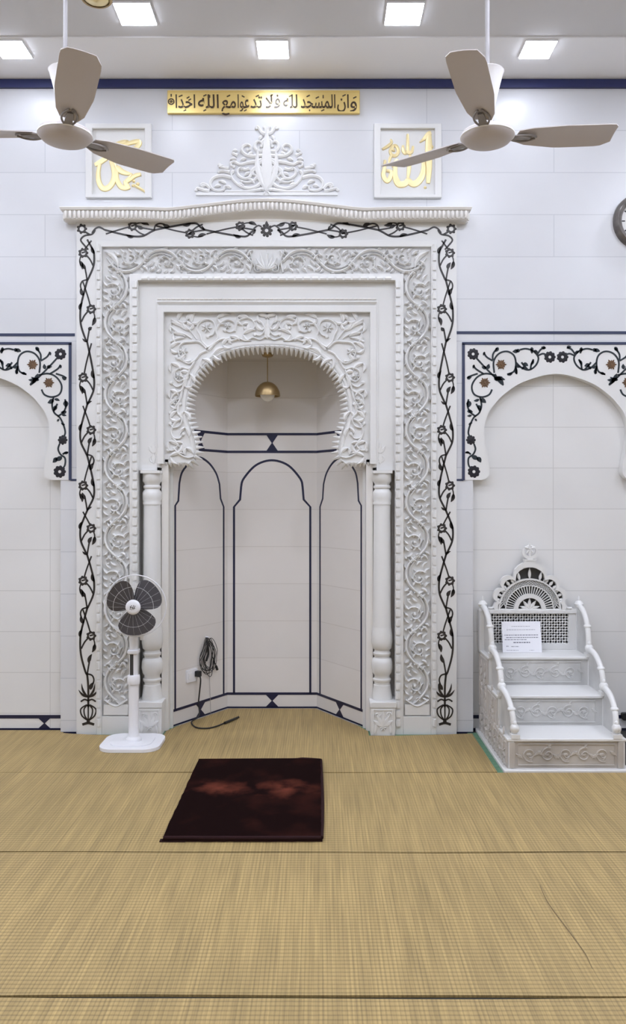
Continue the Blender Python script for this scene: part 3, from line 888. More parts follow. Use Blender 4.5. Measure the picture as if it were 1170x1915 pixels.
# columns
def z5(v): return Z_(v, 5.07)
def column(x, label):
    t = thing('marble_column', label, 'column', (x, 5.135, 0), 'turned columns flanking the niche')
    pr = 0.078
    m = MB(); m.box(x - pr, x + pr, 5.045, 5.215, 0, z5(1322)); m.box(x - pr - .006, x + pr + .006, 5.039, 5.215, z5(1322), z5(1311))
    pl = m.build('plinth', 'marble', t, bevel=.004)
    m = MB(wallframe(5.045)); zc_ = z5(1350)
    m.stroke([(x - .06, .01), (x - .06, z5(1326)), (x + .06, z5(1326)), (x + .06, .01)], .010, .006, 0)
    for k in range(-2, 3): m.leaf((x, .06), PI / 2 + k * .5, .10 - abs(k) * .012, .026, .008)
    for s_ in (-1, 1):
        m.leaf((x + s_ * .052, .015), PI / 2 + s_ * .2, .075, .02, .007); m.spiral((x + s_ * .036, .135), .018, .005, 0, s_ * 1.1, .008, .007, 12)
    m.flower((x, .055), .022, 6, .008)
    m.build('plinth_carving', 'carved', pl)
    base = [(.0, z5(1311)), (.066, z5(1311)), (.064, z5(1304)), (.056, z5(1290)), (.055, z5(1284)), (.050, z5(1283)), (.050, z5(1279)), (.057, z5(1277)), (.058, z5(1273)), (.050, z5(1271)), (.049, z5(1266)),
            (.060, z5(1262)), (.067, z5(1252)), (.066, z5(1242)), (.060, z5(1235)), (.050, z5(1233)), (.049, z5(1230)), (.056, z5(1228)), (.057, z5(1224)), (.050, z5(1222)), (.049, z5(1218)), (.060, z5(1215)),
            (.067, z5(1203)), (.066, z5(1190)), (.060, z5(1178)), (.058, z5(1174)), (.0, z5(1174))]
    m = MB(); m.lathe(base, (x, 5.135, 0), 36); m.build('turned_base', 'marble', t, sharp=45)
    m = MB(); m.lathe([(.0, z5(1175)), (.059, z5(1175)), (.058, z5(1160)), (.054, z5(950)), (.053, z5(943)), (.0, z5(943))], (x, 5.135, 0), 36); m.build('shaft', 'marble', t)
    cap = [(.0, z5(944)), (.057, z5(944)), (.058, z5(940)), (.055, z5(938)), (.060, z5(932)), (.060, z5(922)), (.054, z5(918)), (.048, z5(916)), (.048, z5(914)), (.055, z5(912)), (.055, z5(909)),
           (.047, z5(907)), (.050, z5(903)), (.060, z5(900)), (.060, z5(886)), (.058, z5(884)), (.0, z5(884))]
    m = MB(); m.lathe(cap, (x, 5.135, 0), 36)
    m.box(x - .062, x + .062, 5.07, 5.20, z5(885), zcap)
    m.build('capital', 'marble', t, sharp=45)
column(AX - .735, 'turned white marble column behind the white pedestal fan')
column(AX + .735, 'turned white marble column on the pulpit side of the niche')

# ------------------------------------------------------------------ blind arches with flower inlay
cr = lambda cx, cy: (840 + cx / 3.545, 600 + cy / 3.545)     # read in a 3.545x crop
YSP = YW - 0.004
def spandrel(label, flip):
    ax = AXL if flip else AXR
    t = thing('arch_spandrel', label, 'blind arch', (ax, YW, 1.6), 'floral arches flanking the niche')
    mx = lambda p: (2 * AX - p[0], p[1]) if flip else p
    mh = lambda p: (2 * AXR - p[0], p[1])
    q = lambda cx, cy: at(*cr(cx, cy), YSP)
    lob = [(212, 1055), (240, 1048), (262, 1025), (270, 995), (268, 955), (256, 890), (238, 800), (233, 740), (238, 680), (262, 608), (300, 555), (350, 500), (430, 438), (500, 402), (580, 374), (650, 357), (710, 351)]
    cv = [tuple(p) for p in catmull([q(*p) for p in lob], 4)]
    dx = AXR - cv[-1][0]; cv = [(p[0] + dx * 1.0, p[1]) for p in cv]
    z0 = q(0, 1055)[1]; x0 = X_(868, YSP)
    loop = [(x0, z0)] + cv + [mh(p) for p in reversed(cv[:-1])] + [mh((x0, z0)), mh((x0, SPT)), (x0, SPT)]
    m = MB(wallframe(YW)); m.prism([[mx(p) for p in loop]], 0.0005, 0.004)
    xs_ = SP0 + .001
    core = [(xs_, z0)] + [p for p in cv if p[0] > xs_] + [mh(p) for p in reversed(cv[:-1]) if p[0] > xs_] + [mh((xs_, z0)), mh((xs_, SPT - .001)), (xs_, SPT - .001)]
    m.prism([[mx(p) for p in core]], -(YR - YW) + .001, 0.001)
    slab_ = m.build('spandrel_slab', 'marble', t, bevel=.006)
    T = 0.002
    sm = MB(wallframe(YSP))
    stems_ = [[(180, 245), (240, 310), (310, 380), (345, 415), (362, 425)], [(300, 345), (296, 270), (330, 218), (385, 203), (430, 230), (443, 285), (430, 335), (385, 355)],
              [(443, 275), (480, 310), (530, 325), (575, 295), (592, 245), (560, 202), (510, 185), (470, 192)], [(585, 222), (610, 188), (640, 178)], [(588, 232), (620, 218), (645, 225)],
              [(305, 360), (240, 350), (185, 375), (152, 430), (165, 485), (215, 505), (265, 490), (285, 455)],
              [(205, 505), (215, 560), (200, 610), (165, 640), (140, 690), (128, 740), (138, 770)], [(180, 635), (140, 605), (122, 560), (130, 520)],
              [(165, 815), (175, 850), (160, 885), (130, 910), (130, 955), (150, 985)], [(190, 350), (145, 365), (120, 380)], [(230, 352), (180, 320), (160, 295)],
              [(290, 260), (292, 220), (320, 180)], [(290, 265), (250, 240), (230, 210)], [(540, 325), (545, 290), (560, 255)], [(520, 322), (495, 295), (480, 275)],
              [(205, 600), (190, 570), (180, 550)], [(145, 885), (125, 872), (108, 874)], [(440, 300), (448, 330), (445, 350)], [(545, 185), (545, 200), (552, 215)]]
    leaves_ = [(460, 195, -40, 8, .026), (470, 192, -30, 8, .024), (640, 178, -30, -4, .022), (325, 175, -22, 30, .024), (235, 205, -10, 25, .016), (120, 385, 30, -12, .024), (165, 290, -8, 26, .016),
               (130, 530, -4, 45, .034), (120, 600, 38, 6, .024), (150, 625, -30, 5, .016), (185, 905, 26, 34, .030), (150, 900, 46, 22, .030), (110, 872, 30, 6, .016), (490, 285, 34, 14, .026), (560, 260, -22, 36, .018),
               (310, 385, 62, 6, .026), (320, 400, -12, -50, .026), (318, 378, 44, 40, .024), (300, 392, 54, -20, .022), (450, 355, -6, -44, .020), (440, 300, 36, 10, .020), (205, 520, 40, 24, .030), (200, 520, -36, 10, .018), (190, 560, 18, 36, .026),
               (130, 690, 26, -14, .014), (250, 310, -34, -6, .024), (260, 320, 6, -34, .024), (560, 200, 30, 12, .020), (545, 175, 4, 34, .022), (500, 300, -20, 22, .018), (170, 650, 14, 16, .014), (420, 345, -36, 14, .018)]
    for f in (lambda p: mx(p), lambda p: mx(mh(p))):
        Q = lambda cx, cy: f((q(cx, cy)[0] + dx, q(cx, cy)[1]))
        for s_ in stems_: sm.stroke([Q(*p) for p in s_], 0.0115, T, 6, flat=True)
        for cx, cy, ddx, ddy, W in leaves_:
            p, r = Q(cx, cy), Q(cx + ddx, cy + ddy)
            sm.leaf(p, math.atan2(r[1] - p[1], r[0] - p[0]), max(.02, math.hypot(r[0] - p[0], r[1] - p[1])), W, T, .08, flat=True)
        for c, r in (((160, 220), .030), ((668, 240), .030), ((165, 1000), .032)):
            p = Q(*c); bk = MB(wallframe(YSP)); bk.ring(p, r * .70, r * .80, T * 1.3, 16)
            for i in range(9):
                an = 2 * PI * i / 9; bk.dome((p[0] + r * .92 * math.cos(an), p[1] + r * .92 * math.sin(an)), r * .36, T, 7, 2)
            bk.build('black_flower', 'blackstone', slab_)
        p = Q(145, 790); bk = MB(wallframe(YSP)); bk.dome(p, .025, T * 1.5, 10, 2)
        for i in range(8):
            an = 2 * PI * i / 8; bk.dome((p[0] + .022 * math.cos(an), p[1] + .022 * math.sin(an)), .010, T, 7, 2)
        bk.build('black_flower', 'blackstone', slab_)
        for c in ((345, 290), (237, 410)):
            p = Q(*c); bw = MB(wallframe(YSP)); bw.flower(p, .036, 6, T * 1.5); bw.flower(p, .030, 6, T * 1.3, .5); bw.build('brown_flower', 'brownstone', slab_)
        sm.build('vine_inlay', 'stem', slab_); sm = MB(wallframe(YSP))
    # navy outline
    m = MB(wallframe(YSP if False else YW)); h0, h1 = 0.0, 0.0075
    xa = X_(866, YW); w_ = .0085
    zt = Z_(642.5, YW); zb = Z_(897, YW)
    def R(a0, a1, b0, b1, hh=h1):
        p0, p1 = mx((a0, b0)), mx((a1, b1)); m.rect(min(p0[0], p1[0]), max(p0[0], p1[0]), b0, b1, h0, hh)
    R(xa - w_, 2 * AXR - xa + w_, zt - w_, zt + w_); R(xa - w_, xa + w_, zb - w_ + .004, zt); R(2 * AXR - xa - w_, 2 * AXR - xa + w_, zb, zt)
    R(X_(853, YW), xa, zb - w_, zb + w_ - .004, .002)
    m.build('navy_outline', 'slate', t)
spandrel('white marble arch with dark flower inlay above the pulpit', False)
spandrel('white marble arch with dark flower inlay above the empty recess', True)

# ------------------------------------------------------------------ upper wall ornaments
# scrolled crest above the cornice
cy_ = lambda cx, cy: at(350 + cx / 4.179, 220 + cy / 4.179, YW)
crest = thing('scroll_crest', 'white scrolled triangular relief on the wall above the cornice', 'wall carving', (AX, YW, Z_(362, YW)))
m = MB(wallframe(YW)); Hc = .016
dxc = AX - cy_(578, 0)[0]
strokes_ = [[(570, 330), (520, 360), (470, 420), (440, 470), (400, 480), (360, 455), (352, 420), (372, 396), (396, 404)],
            [(560, 480), (500, 540), (430, 555), (360, 530), (310, 480), (300, 440)],
            [(300, 470), (230, 458), (170, 470), (138, 510), (150, 555), (195, 575), (240, 570), (250, 545)],
            [(140, 560), (110, 530), (80, 520), (64, 532), (76, 548)], [(130, 575), (90, 570), (40, 556), (26, 568)],
            [(540, 330), (500, 345), (430, 355), (370, 370), (330, 350), (300, 356), (300, 380), (320, 386)],
            [(280, 400), (240, 392), (214, 384), (208, 370)], [(290, 430), (240, 420), (206, 426)],
            [(560, 300), (520, 300), (470, 305), (420, 295), (385, 262), (392, 228), (425, 214), (452, 230), (446, 254), (428, 256)],
            [(560, 262), (520, 268), (488, 240), (490, 205), (516, 190), (540, 205), (536, 226)], [(560, 180), (545, 190), (556, 210), (566, 230)],
            [(565, 130), (540, 118), (520, 90), (505, 74), (498, 86)], [(572, 130), (570, 100), (560, 80)],
            [(560, 560), (500, 570), (430, 580), (350, 582), (260, 582)], [(350, 300), (330, 290), (316, 282)],
            [(560, 400), (530, 440), (500, 470), (470, 500), (420, 510), (380, 500)], [(480, 400), (460, 420), (470, 440)], [(440, 400), (410, 410), (380, 404)]]
for s_ in strokes_:
    for sgn in (0, 1):
        P = [(p[0] + dxc, p[1]) for p in (cy_(*c) for c in s_)]
        if sgn: P = [mir(p) for p in P]
        m.stroke(P, lambda t: .026 * (1 - .5 * t), Hc, 6); m.dome(P[-1], .013, Hc, 7, 2)
lf_ = [(520, 500, 2.4, 70), (480, 520, 2.6, 70), (260, 520, 2.9, 60), (220, 540, 3.3, 50), (330, 420, 4.0, 50), (420, 330, 3.4, 50), (470, 280, 3.7, 40), (340, 330, 3.3, 50), (530, 440, 1.9, 70), (400, 540, 3.0, 60), (450, 440, 3.6, 50), (240, 380, 3.6, 40), (350, 265, 3.3, 40), (100, 540, 3.4, 40), (300, 560, 2.8, 50), (545, 150, 4.1, 40), (500, 360, 3.0, 50)]
for cx, c_, an, L in lf_:
    for sgn in (0, 1):
        p = cy_(cx, c_); r = cy_(cx + L * math.cos(an), c_ - L * math.sin(an) * -1 * -1)
        p = (p[0] + dxc, p[1]); r = (r[0] + dxc, r[1])
        if sgn: p, r = mir(p), mir(r)
        m.leaf(p, math.atan2(r[1] - p[1], r[0] - p[0]), math.hypot(r[0] - p[0], r[1] - p[1]), .026, Hc, .2 if sgn else -.2)
zc1 = Z_(361, YW)
m.rect(AX - .45, AX + .45, Z_(366, YW), zc1, 0, .012)
m.build('scroll_relief', 'carved', crest)
m = MB(wallframe(YW))
m.leaf((AX, zc1), PI / 2, .40, .075, .022); m.leaf((AX, Z_(300, YW)), PI / 2, .20, .05, .02)
for s_ in (-1, 1):
    m.leaf((AX, zc1), PI / 2 + s_ * .18, .30, .04, .02, s_ * .1)
m.flower((AX, Z_(356, YW)), .04, 6, .02)
m.build('central_leaf', 'carved', crest)

# frame mouldings around the crest field and calligraphy niches
def text_mesh(mb, word, x0, x1, zbase, hgt, frame_h, bold=0.012):
    cu = bpy.data.curves.new('t', 'FONT'); cu.body = word; cu.offset = bold; cu.resolution_u = 3
    ob = bpy.data.objects.new('t', cu); COL.objects.link(ob)
    bpy.context.view_layer.update()
    me = bpy.data.meshes.new_from_object(ob.evaluated_get(bpy.context.evaluated_depsgraph_get()))
    xs = [v.co.x for v in me.vertices]
    a, b = min(xs), max(xs); k = (x1 - x0) / (b - a)
    vs = [mb.fr(x0 + (v.co.x - a) * k, zbase + v.co.y * hgt, frame_h) for v in me.vertices]
    mb.add(vs, [tuple(p.vertices) for p in me.polygons])
    bpy.data.objects.remove(ob); bpy.data.curves.remove(cu); bpy.data.meshes.remove(me)

Ypl = YW - 0.02
pq = thing('inscription_plaque', 'long gold plaque with dark arabic lettering below the navy band', 'sign', (AX, YW, Z_(212, YW)))
px_a, px_b = X_(312.5, Ypl), X_(672.5, Ypl)
m = MB(); m.box(px_a, px_b, Ypl, YW, Z_(212, Ypl), Z_(168.5, Ypl)); board = m.build('gold_board', 'gold', pq, bevel=.003)
m = MB(wallframe(Ypl))
m.stroke([(px_a + .008, Z_(210, Ypl)), (px_b - .008, Z_(210, Ypl))], .010, .003, 2, flat=True)
m.stroke([(px_a + .008, Z_(170.5, Ypl)), (px_b - .008, Z_(170.5, Ypl))], .010, .003, 2, flat=True)
m.build('raised_rim', 'gold', board)
m = MB(wallframe(Ypl))
words = [('\ufe8d\ufeaa\ufea3\ufe8d', 328, 365), ('\ufeea\ufee0\ufedf\ufe8d', 370, 409), ('\ufeca\ufee3', 414, 441), ('\ufe8d\ufeee\ufecb', 444, 466), ('\ufeaa\ufe97', 468, 490),
         ('\ufefc\ufed3', 496, 524), ('\ufeea\ufee0\ufedf', 529, 556), ('\ufeaa\ufea0\ufeb4\ufee4\ufedf\ufe8d', 562, 627), ('\ufee5\ufe8d', 630, 652), ('\ufeed', 654, 667)]
for wd, a, b in words: text_mesh(m, wd, X_(a, Ypl), X_(b, Ypl), Z_(202, Ypl), 0.118, 0.0025)
tk = [(334, 181, 341, 178), (349, 184, 354, 181), (352, 188, 357, 185), (380, 180, 386, 177), (392, 178, 392, 183), (424, 181, 430, 178), (452, 179, 457, 182), (478, 181, 484, 178), (505, 180, 510, 177), (540, 181, 546, 178), (573, 181, 579, 178), (590, 184, 596, 181), (604, 178, 604, 184), (640, 180, 646, 177), (660, 184, 666, 181), (343, 208, 348, 205), (600, 208, 606, 205), (380, 208, 385, 205), (456, 208, 461, 205)]
for a, b, c, d in tk: m.stroke([at(a, b, Ypl), at(c, d, Ypl)], .007, .0025, 2, flat=True)
m.ring(at(320, 190, Ypl), .018, .008, .0025, 12); m.flower(at(320, 190, Ypl), .014, 6, .003); m.stroke([at(320, 181, Ypl), at(320, 176, Ypl)], .008, .0025, 2, flat=True)
m.build('lettering', 'ink', board)

def calligraphy(label, u0, u1, v0, v1, strokes, drops, conv):
    t = thing('calligraphy_panel', label, 'calligraphy', ((X_(u0, YW) + X_(u1, YW)) / 2, YW, Z_(v1, YW)), 'framed gold calligraphy above the cornice')
    a, b, z0, z1 = X_(u0, YW), X_(u1, YW), Z_(v1, YW), Z_(v0, YW)
    fw = .042
    m = MB(wallframe(YW)); m.prism([[(a - fw, z0 - .02), (b + fw, z0 - .02), (b + fw, z1 + .03), (a - fw, z1 + .03)], [(a, z0), (a, z1), (b, z1), (b, z0)]], 0, .026)
    m.build('frame', 'marble', t, bevel=.003)
    m = MB(wallframe(YW)); m.rect(a, b, z0, z1, 0, .003); m.build('back_panel', 'marble', t)
    m = MB(wallframe(YW - .003))
    for pts, w0, w1 in strokes:
        P = [conv(*p) for p in pts]
        m.stroke(P, (lambda t_, w0=w0, w1=w1: max(.003, (w0 + (w1 - w0) * t_) * .82 * (0.35 + .65 * math.sin(PI * min(1, max(0, .12 + .76 * t_)))))), .010, 6)
    for c, r in drops: m.dome(conv(*c), r, .010, 10, 3)
    m.build('gold_lettering', 'goldpaint', t)
rc = lambda cx, cy: at(690 + cx / 7.8, 230 + cy / 7.8, YW)
calligraphy('gold calligraphy in square white frame behind the blade near the clock side', 711, 812, 243, 366,
    [([(865, 160), (868, 300), (866, 500), (868, 700), (858, 885)], .062, .05), ([(735, 290), (800, 235), (862, 165), (900, 150)], .018, .05),
     ([(765, 480), (790, 600), (788, 700), (760, 800), (690, 880), (620, 890), (560, 830)], .03, .07), ([(600, 480), (585, 600), (575, 720), (560, 830)], .035, .03),
     ([(565, 840), (520, 890), (440, 900), (395, 840), (375, 750), (385, 620), (410, 545)], .07, .03), ([(415, 540), (375, 600), (335, 650)], .05, .02),
     ([(560, 170), (562, 300), (562, 410), (575, 440), (620, 425), (638, 345)], .03, .03), ([(492, 335), (496, 405), (525, 445), (560, 420)], .032, .03),
     ([(190, 390), (260, 350), (325, 290), (310, 245)], .03, .02), ([(345, 330), (305, 400), (325, 470), (385, 480), (425, 420), (395, 345), (350, 340), (340, 400), (375, 410)], .03, .025),
     ([(325, 470), (300, 530), (285, 600)], .03, .015), ([(230, 550), (225, 640), (215, 700), (205, 760), (235, 830), (270, 850), (305, 800), (320, 720), (250, 700)], .035, .04),
     ([(540, 545), (570, 565), (600, 555)], .04, .02)], [((910, 352), .012), ((815, 945), .010)], rc)
lc = lambda cx, cy: at(160 + cx / 7.31, 230 + cy / 7.31, YW)
calligraphy('gold calligraphy in square white frame behind the blade on the empty recess side', 174, 272, 243, 366,
    [([(330, 350), (440, 300), (520, 265), (590, 255)], .06, .025), ([(430, 350), (520, 310), (620, 275), (715, 258), (735, 290), (680, 350), (590, 365)], .03, .05),
     ([(130, 580), (220, 530), (330, 450), (400, 380)], .05, .03), ([(200, 560), (175, 680), (185, 810), (235, 895), (310, 890), (370, 820), (395, 720), (375, 600), (345, 520)], .045, .05),
     ([(400, 560), (425, 660), (430, 770), (480, 870), (545, 895), (610, 880)], .03, .05), ([(420, 600), (500, 670), (640, 712)], .06, .03), ([(640, 705), (600, 760), (555, 805), (600, 780), (680, 725), (760, 705)], .03, .045),
     ([(530, 800), (560, 850), (590, 890)], .03, .05), ([(660, 850), (720, 885), (800, 935), (840, 985)], .03, .01)],
    [((660, 800), .010), ((715, 838), .012), ((650, 860), .010)], lc)

# wall clock, cut by the frame edge
ck = thing('wall_clock', 'round wall clock with dark mottled rim at the picture edge', 'clock', (X_(1198, YW), YW, Z_(415, YW)))
cx_, cz_ = X_(1198, YW), Z_(415, YW)
m = MB(); m.lathe([(.135, -.015), (.135, -.034), (.145, -.046), (.160, -.048), (.174, -.036), (.180, -.016), (.180, 0), (.0, 0)], (cx_, YW, cz_), 48, 'Y'); m.build('clock_rim', 'clockrim', ck)
m = MB(); m.lathe([(.0, -.016), (.136, -.016), (.136, -.002), (.0, -.002)], (cx_, YW, cz_), 48, 'Y'); fc = m.build('clock_face', 'clockface', ck)
m = MB(wallframe(YW - .016))
for i in range(12):
    a = i * PI / 6; m.stroke([(cx_ + .108 * math.cos(a), cz_ + .108 * math.sin(a)), (cx_ + .128 * math.cos(a), cz_ + .128 * math.sin(a))], .008, .001, 2, flat=True)
m.build('hour_marks', 'black', fc)
m = MB(wallframe(YW - .018))
m.stroke([(cx_, cz_), (cx_ - .07, cz_ + .03)], .010, .002, 2, flat=True); m.stroke([(cx_, cz_), (cx_ + .03, cz_ + .10)], .007, .002, 2, flat=True); m.dome((cx_, cz_), .010, .004)
m.build('clock_hands', 'black', ck)

# ------------------------------------------------------------------ ceiling lights
def light(x, y, z, half, label, glow='led', group='square ceiling lights'):
    t = thing('ceiling_light', label, 'ceiling light', (x, y, z), group)
    m = MB(); hw = half
    m.box(x - hw, x + hw, y - hw, y + hw, z - .012, z); m.build('housing', 'plastic', t)
    m = MB(); m.box(x - hw + .003, x + hw - .003, y - hw + .003, y + hw - .003, z - .0155, z - .012); m.build('diffuser', glow, t)
    return t
zb_ = ZC - .008
l1 = light(X_(22, 4.745), 4.745, zb_, .092, 'lit square ceiling light cut by the picture edge, beside the fan rod')
light(X_(510, 4.745), 4.745, zb_, .092, 'lit square ceiling light above the long gold plaque')
light(X_(1005, 4.745), 4.745, zb_, .092, 'lit square ceiling light above the wall clock side, past the fan rod')
light(X_(253, 4.41), 4.41, ZC, .100, 'large lit square ceiling light above the calligraphy next to the recess-side fan rod')
light(X_(755, 4.41), 4.41, ZC, .100, 'large lit square ceiling light between the gold plaque and the clock-side fan')
# the rest of the hall's lights, over and behind the photographer
for (yy, xs) in ((3.0, (-3.3, -1.8, -.27, 1.3, 2.8)), (1.5, (-3.3, -1.8, -.27, 1.3, 2.8)), (-0.6, (-1.8, 1.3))):
    for xx in xs:
        light(xx, yy, ZC, .100, 'square ceiling light further back in the hall', 'ledhall', group='ceiling lights of the hall behind the viewer')
for xx in (-3.3, 2.8): light(xx, 4.745, zb_, .092, 'square ceiling light further back in the hall', 'ledhall', group='ceiling lights of the hall behind the viewer')

# ------------------------------------------------------------------ ceiling fans
def make_fan(label):
    t = thing('ceiling_fan', label, 'ceiling fan', (0, 0, 0), 'three bladed ceiling fans')
    m = MB(); m.lathe([(.0005, -.034), (.035, -.033), (.070, -.028), (.098, -.016), (.113, .0), (.116, .010), (.110, .022), (.085, .036), (.045, .046), (.0, .046)], n=40)
    m.build('motor_housing', 'fan', t, sharp=60)
    m = MB(); m.lathe([(.113, .001), (.1175, .004), (.1175, .009), (.113, .012)], n=40); m.build('rim_band', 'fanwhite', t)
    m = MB(); m.tube([(0, 0, .04), (0, 0, 1.10)], .0095, 12, 0); m.build('rod', 'rod', t)
    m = MB(); m.lathe([(.018, .050), (.022, .075), (.036, .15), (.055, .23), (.068, .278), (.072, .285), (.069, .288), (.052, .235), (.030, .15), (.012, .08)], n=32); m.build('canopy', 'fanwhite', t)
    m = MB(); m.lathe([(.012, .95), (.04, 1.0), (.062, 1.075), (.066, 1.10), (.0, 1.10)], n=32); m.build('ceiling_cup', 'fanwhite', t)
    for k in range(3):
        a = math.radians(k * 120)
        R = Matrix.Rotation(a, 3, 'Z')
        # blade outline with rounded tip corners
        prof = []
        N = 16; vs = []; fs = []
        for i in range(N + 1):
            s_ = i / N; r = .135 + (.60 - .135) * s_
            wd = .050 + .026 * min(1, s_ * 2.2) 
            if s_ > .9: 
                e = (s_ - .9) / .1; wd *= math.sqrt(max(0.02, 1 - .55 * e * e))
            if s_ < .12: wd *= .72 + .28 * s_ / .12
            for q in range(5):
                y = -wd + 2 * wd * q / 4
                z = .012 + .055 * (r / .6) ** 1.3 - y * .20 - .006 * (y / .07) ** 2
                for dz in (0, .004): vs.append(tuple(R @ Vector((r + (.012 * y / .07 if s_ > .95 else 0), y, z + dz))))
        for i in range(N):
            for q in range(4):
                a0 = (i * 5 + q) * 2; a1 = a0 + 2; b0 = a0 + 10; b1 = b0 + 2
                fs += [(a0, b0, b1, a1), (a0 + 1, a1 + 1, b1 + 1, b0 + 1)]
            for q in (0, 4):
                a0 = (i * 5 + q) * 2; b0 = a0 + 10; fs.append((a0, a0 + 1, b0 + 1, b0))
        for i in (0, N):
            for q in range(4):
                a0 = (i * 5 + q) * 2; fs.append((a0, a0 + 2, a0 + 3, a0 + 1))
        m = MB(); m.add(vs, fs); bl = m.build('blade', 'fan', t, sharp=50)
        def tr(P): return [tuple(R @ Vector(p)) for p in P]
        m = MB()
        for s_ in (-1, 1):
            m.tube(tr([(.10, s_ * .012, .008), (.15, s_ * .030, .010), (.19, s_ * .028, .014), (.225, s_ * .006, .019)]), .0048, 8, 5)
        vs2 = tr([(.095, -.02, .004), (.095, .02, .004), (.20, .012, .013), (.20, -.012, .013), (.095, -.02, .010), (.095, .02, .010), (.20, .012, .019), (.20, -.012, .019)])
        m.add(vs2, [(0, 3, 2, 1), (4, 5, 6, 7), (0, 1, 5, 4), (1, 2, 6, 5), (2, 3, 7, 6), (3, 0, 4, 7)])
        m.build('bracket', 'bracket', bl)
    return t
YF = 3.5
f1 = make_fan('ceiling fan hanging before the recess side wall, one blade cut by the picture edge')
f1.location = (X_(122, YF), YF, Z_(256, YF)); f1.rotation_euler = (0, 0, math.radians(-66.8))
f2 = copy_tree(f1)
f2['label'] = 'ceiling fan with white cone canopy hanging between the gold plaque and the clock'
f2.location = (X_(911, YF), YF, Z_(258, YF)); f2.rotation_euler = (0, 0, math.radians(-110))

# brass hanging lamp cut by the top of the picture
hb = (X_(180, 3.6), 3.6, Z_(5, 3.6))
t = thing('hanging_lamp', 'gold rimmed hanging lamp bottom at the top picture edge between fan rod and light', 'lamp', hb)
m = MB(); m.lathe([(.0005, 0), (.012, .002), (.018, .006), (.045, .011), (.066, .022), (.082, .05), (.086, .09), (.070, .14), (.030, .17), (.012, .19), (.0, .19)], hb, 32); bowl = m.build('bowl', 'goldpaint', t)
m = MB(); m.lathe([(.058, .0125), (.066, .0125), (.071, .018), (.066, .024)], hb, 32); m.build('rim', 'brass', bowl)
m = MB(); m.tube([(hb[0], hb[1], hb[2] + .18), (hb[0], hb[1], ZC)], .006, 8, 0); m.build('chain_rod', 'brass', t)

# ------------------------------------------------------------------ pendant lamp in the niche
pl_ = (X_(500, 5.46), 5.46, 0)
t = thing('pendant_lamp', 'small brass dome pendant lamp hanging in the niche', 'lamp', (pl_[0], pl_[1], Z_(742, 5.46)))
zs = Z_(741, 5.46); zt_ = Z_(714, 5.46); hh = zt_ - zs
m = MB(); m.lathe([(.0, ZN), (.040, ZN), (.040, ZN - .010), (.034, ZN - .022), (.012, ZN - .028), (.0, ZN - .028)], (pl_[0], pl_[1], 0), 28); m.build('ceiling_mount', 'brass', t)
m = MB(); m.tube([(pl_[0], pl_[1], ZN - .02), (pl_[0], pl_[1], zt_)], .0035, 8, 0); m.build('cord', 'brass', t)
R0 = .086
pr = [(R0 * math.sin(a), zs + hh * math.cos(a)) for a in [i / 10 * PI / 2 for i in range(11)]]
pr = [(max(.0005, r), z) for r, z in pr]
m = MB(); m.lathe(pr + [(R0 - .004, zs)] + [(max(.0005, r - .004), z - .004) for r, z in reversed(pr[:-1])], (pl_[0], pl_[1], 0), 36); m.build('shade', 'brass', t)
m = MB(); m.sphere((pl_[0], pl_[1], zs + .012), .050, 20, 12); m.build('bulb', 'bulb', t)

# ------------------------------------------------------------------ floor mats
def mat_piece(y0, y1, label, poly=None, grp='straw mat strips across the floor'):
    random.seed(int(y0 * 100))
    xa, xb = XL + .02, XR - .02
    n = 60
    def edge_(y, amp):
        ph = random.random() * 6
        return [(xa + (xb - xa) * i / n, y + amp * math.sin(ph + i * .31) + amp * .6 * math.sin(ph * 2 + i * .83)) for i in range(n + 1)]
    fr = edge_(y0, .0035)
    bk = list(reversed(edge_(y1, .0035))) if poly is None else poly
    m = MB(lambda a, b, h: (a, b, h)); m.prism([fr + bk], .001, .009)
    o = m.build('straw_mat', 'straw', None)
    return tag(o, label, 'floor mat', grp)
G = .012
wallp = [(XR - .02, 4.99), (0.985 - .01, 4.99)] if False else None
px_l, px_r = 1.008, 1.70
# the strip against the wall is cut round the pulpit, the columns and the niche
front = 4.362
poly = [(px_l - .035, front + .003), (px_l - .035, 5.075), (0.80, 5.055), (sx(bx0) + .01, 5.05), (AX + .735 + .09, 5.03), (AX + .735 - .09, 5.03), (AX + .735 - .09, 5.13), (sx(NA) - .02, 5.20), (sx(NA) - .03, NF + .01),
        (sx(NBx) - .010, NB - .018), (NBx + .010, NB - .018), (NA + .03, NF + .01), (NA + .02, 5.20), (AX - .735 + .09, 5.13), (AX - .735 + .09, 5.03), (AX - .735 - .09, 5.03), (bx0 - .01, 5.05), (-1.55, 5.07), (-1.62, 5.09), (-1.63, 5.15), (2 * AX - SP1, 5.15), (2 * AX - SP1, 5.09), (XL + .02, 5.09)]
fr = [(XL + .02 + (px_l - .035 - XL - .02) * i / 40, front + .002 * math.sin(i * .5)) for i in range(40)]
m = MB(); m.prism([fr + poly], .001, .009)
tag(m.build('straw_mat', 'straw'), 'straw mat strip reaching into the niche and under the pedestal fan', 'floor mat', 'straw mat strips across the floor')
mat_piece(3.380, front - G, 'straw mat strip under most of the dark rug')
mid_mat = mat_piece(2.404, 3.380 - .010, 'wide straw mat strip with the curved dark crease, just in front of the rug')
mat_piece(1.40, 2.404 - .014, 'straw mat strip nearest the viewer along the bottom of the picture')
m = MB(lambda a, b, h: (a, b, .009 + h))
m.stroke([(X_(1010, 3.08), 3.09), (.845, 2.95), (.862, 2.75), (.872, 2.62), (.866, 2.54)], lambda t_: .004 * (0.3 + .7 * math.sin(PI * min(1, t_ + .05))), .0015, 6, flat=True)
m.build('crease', 'crease', mid_mat)
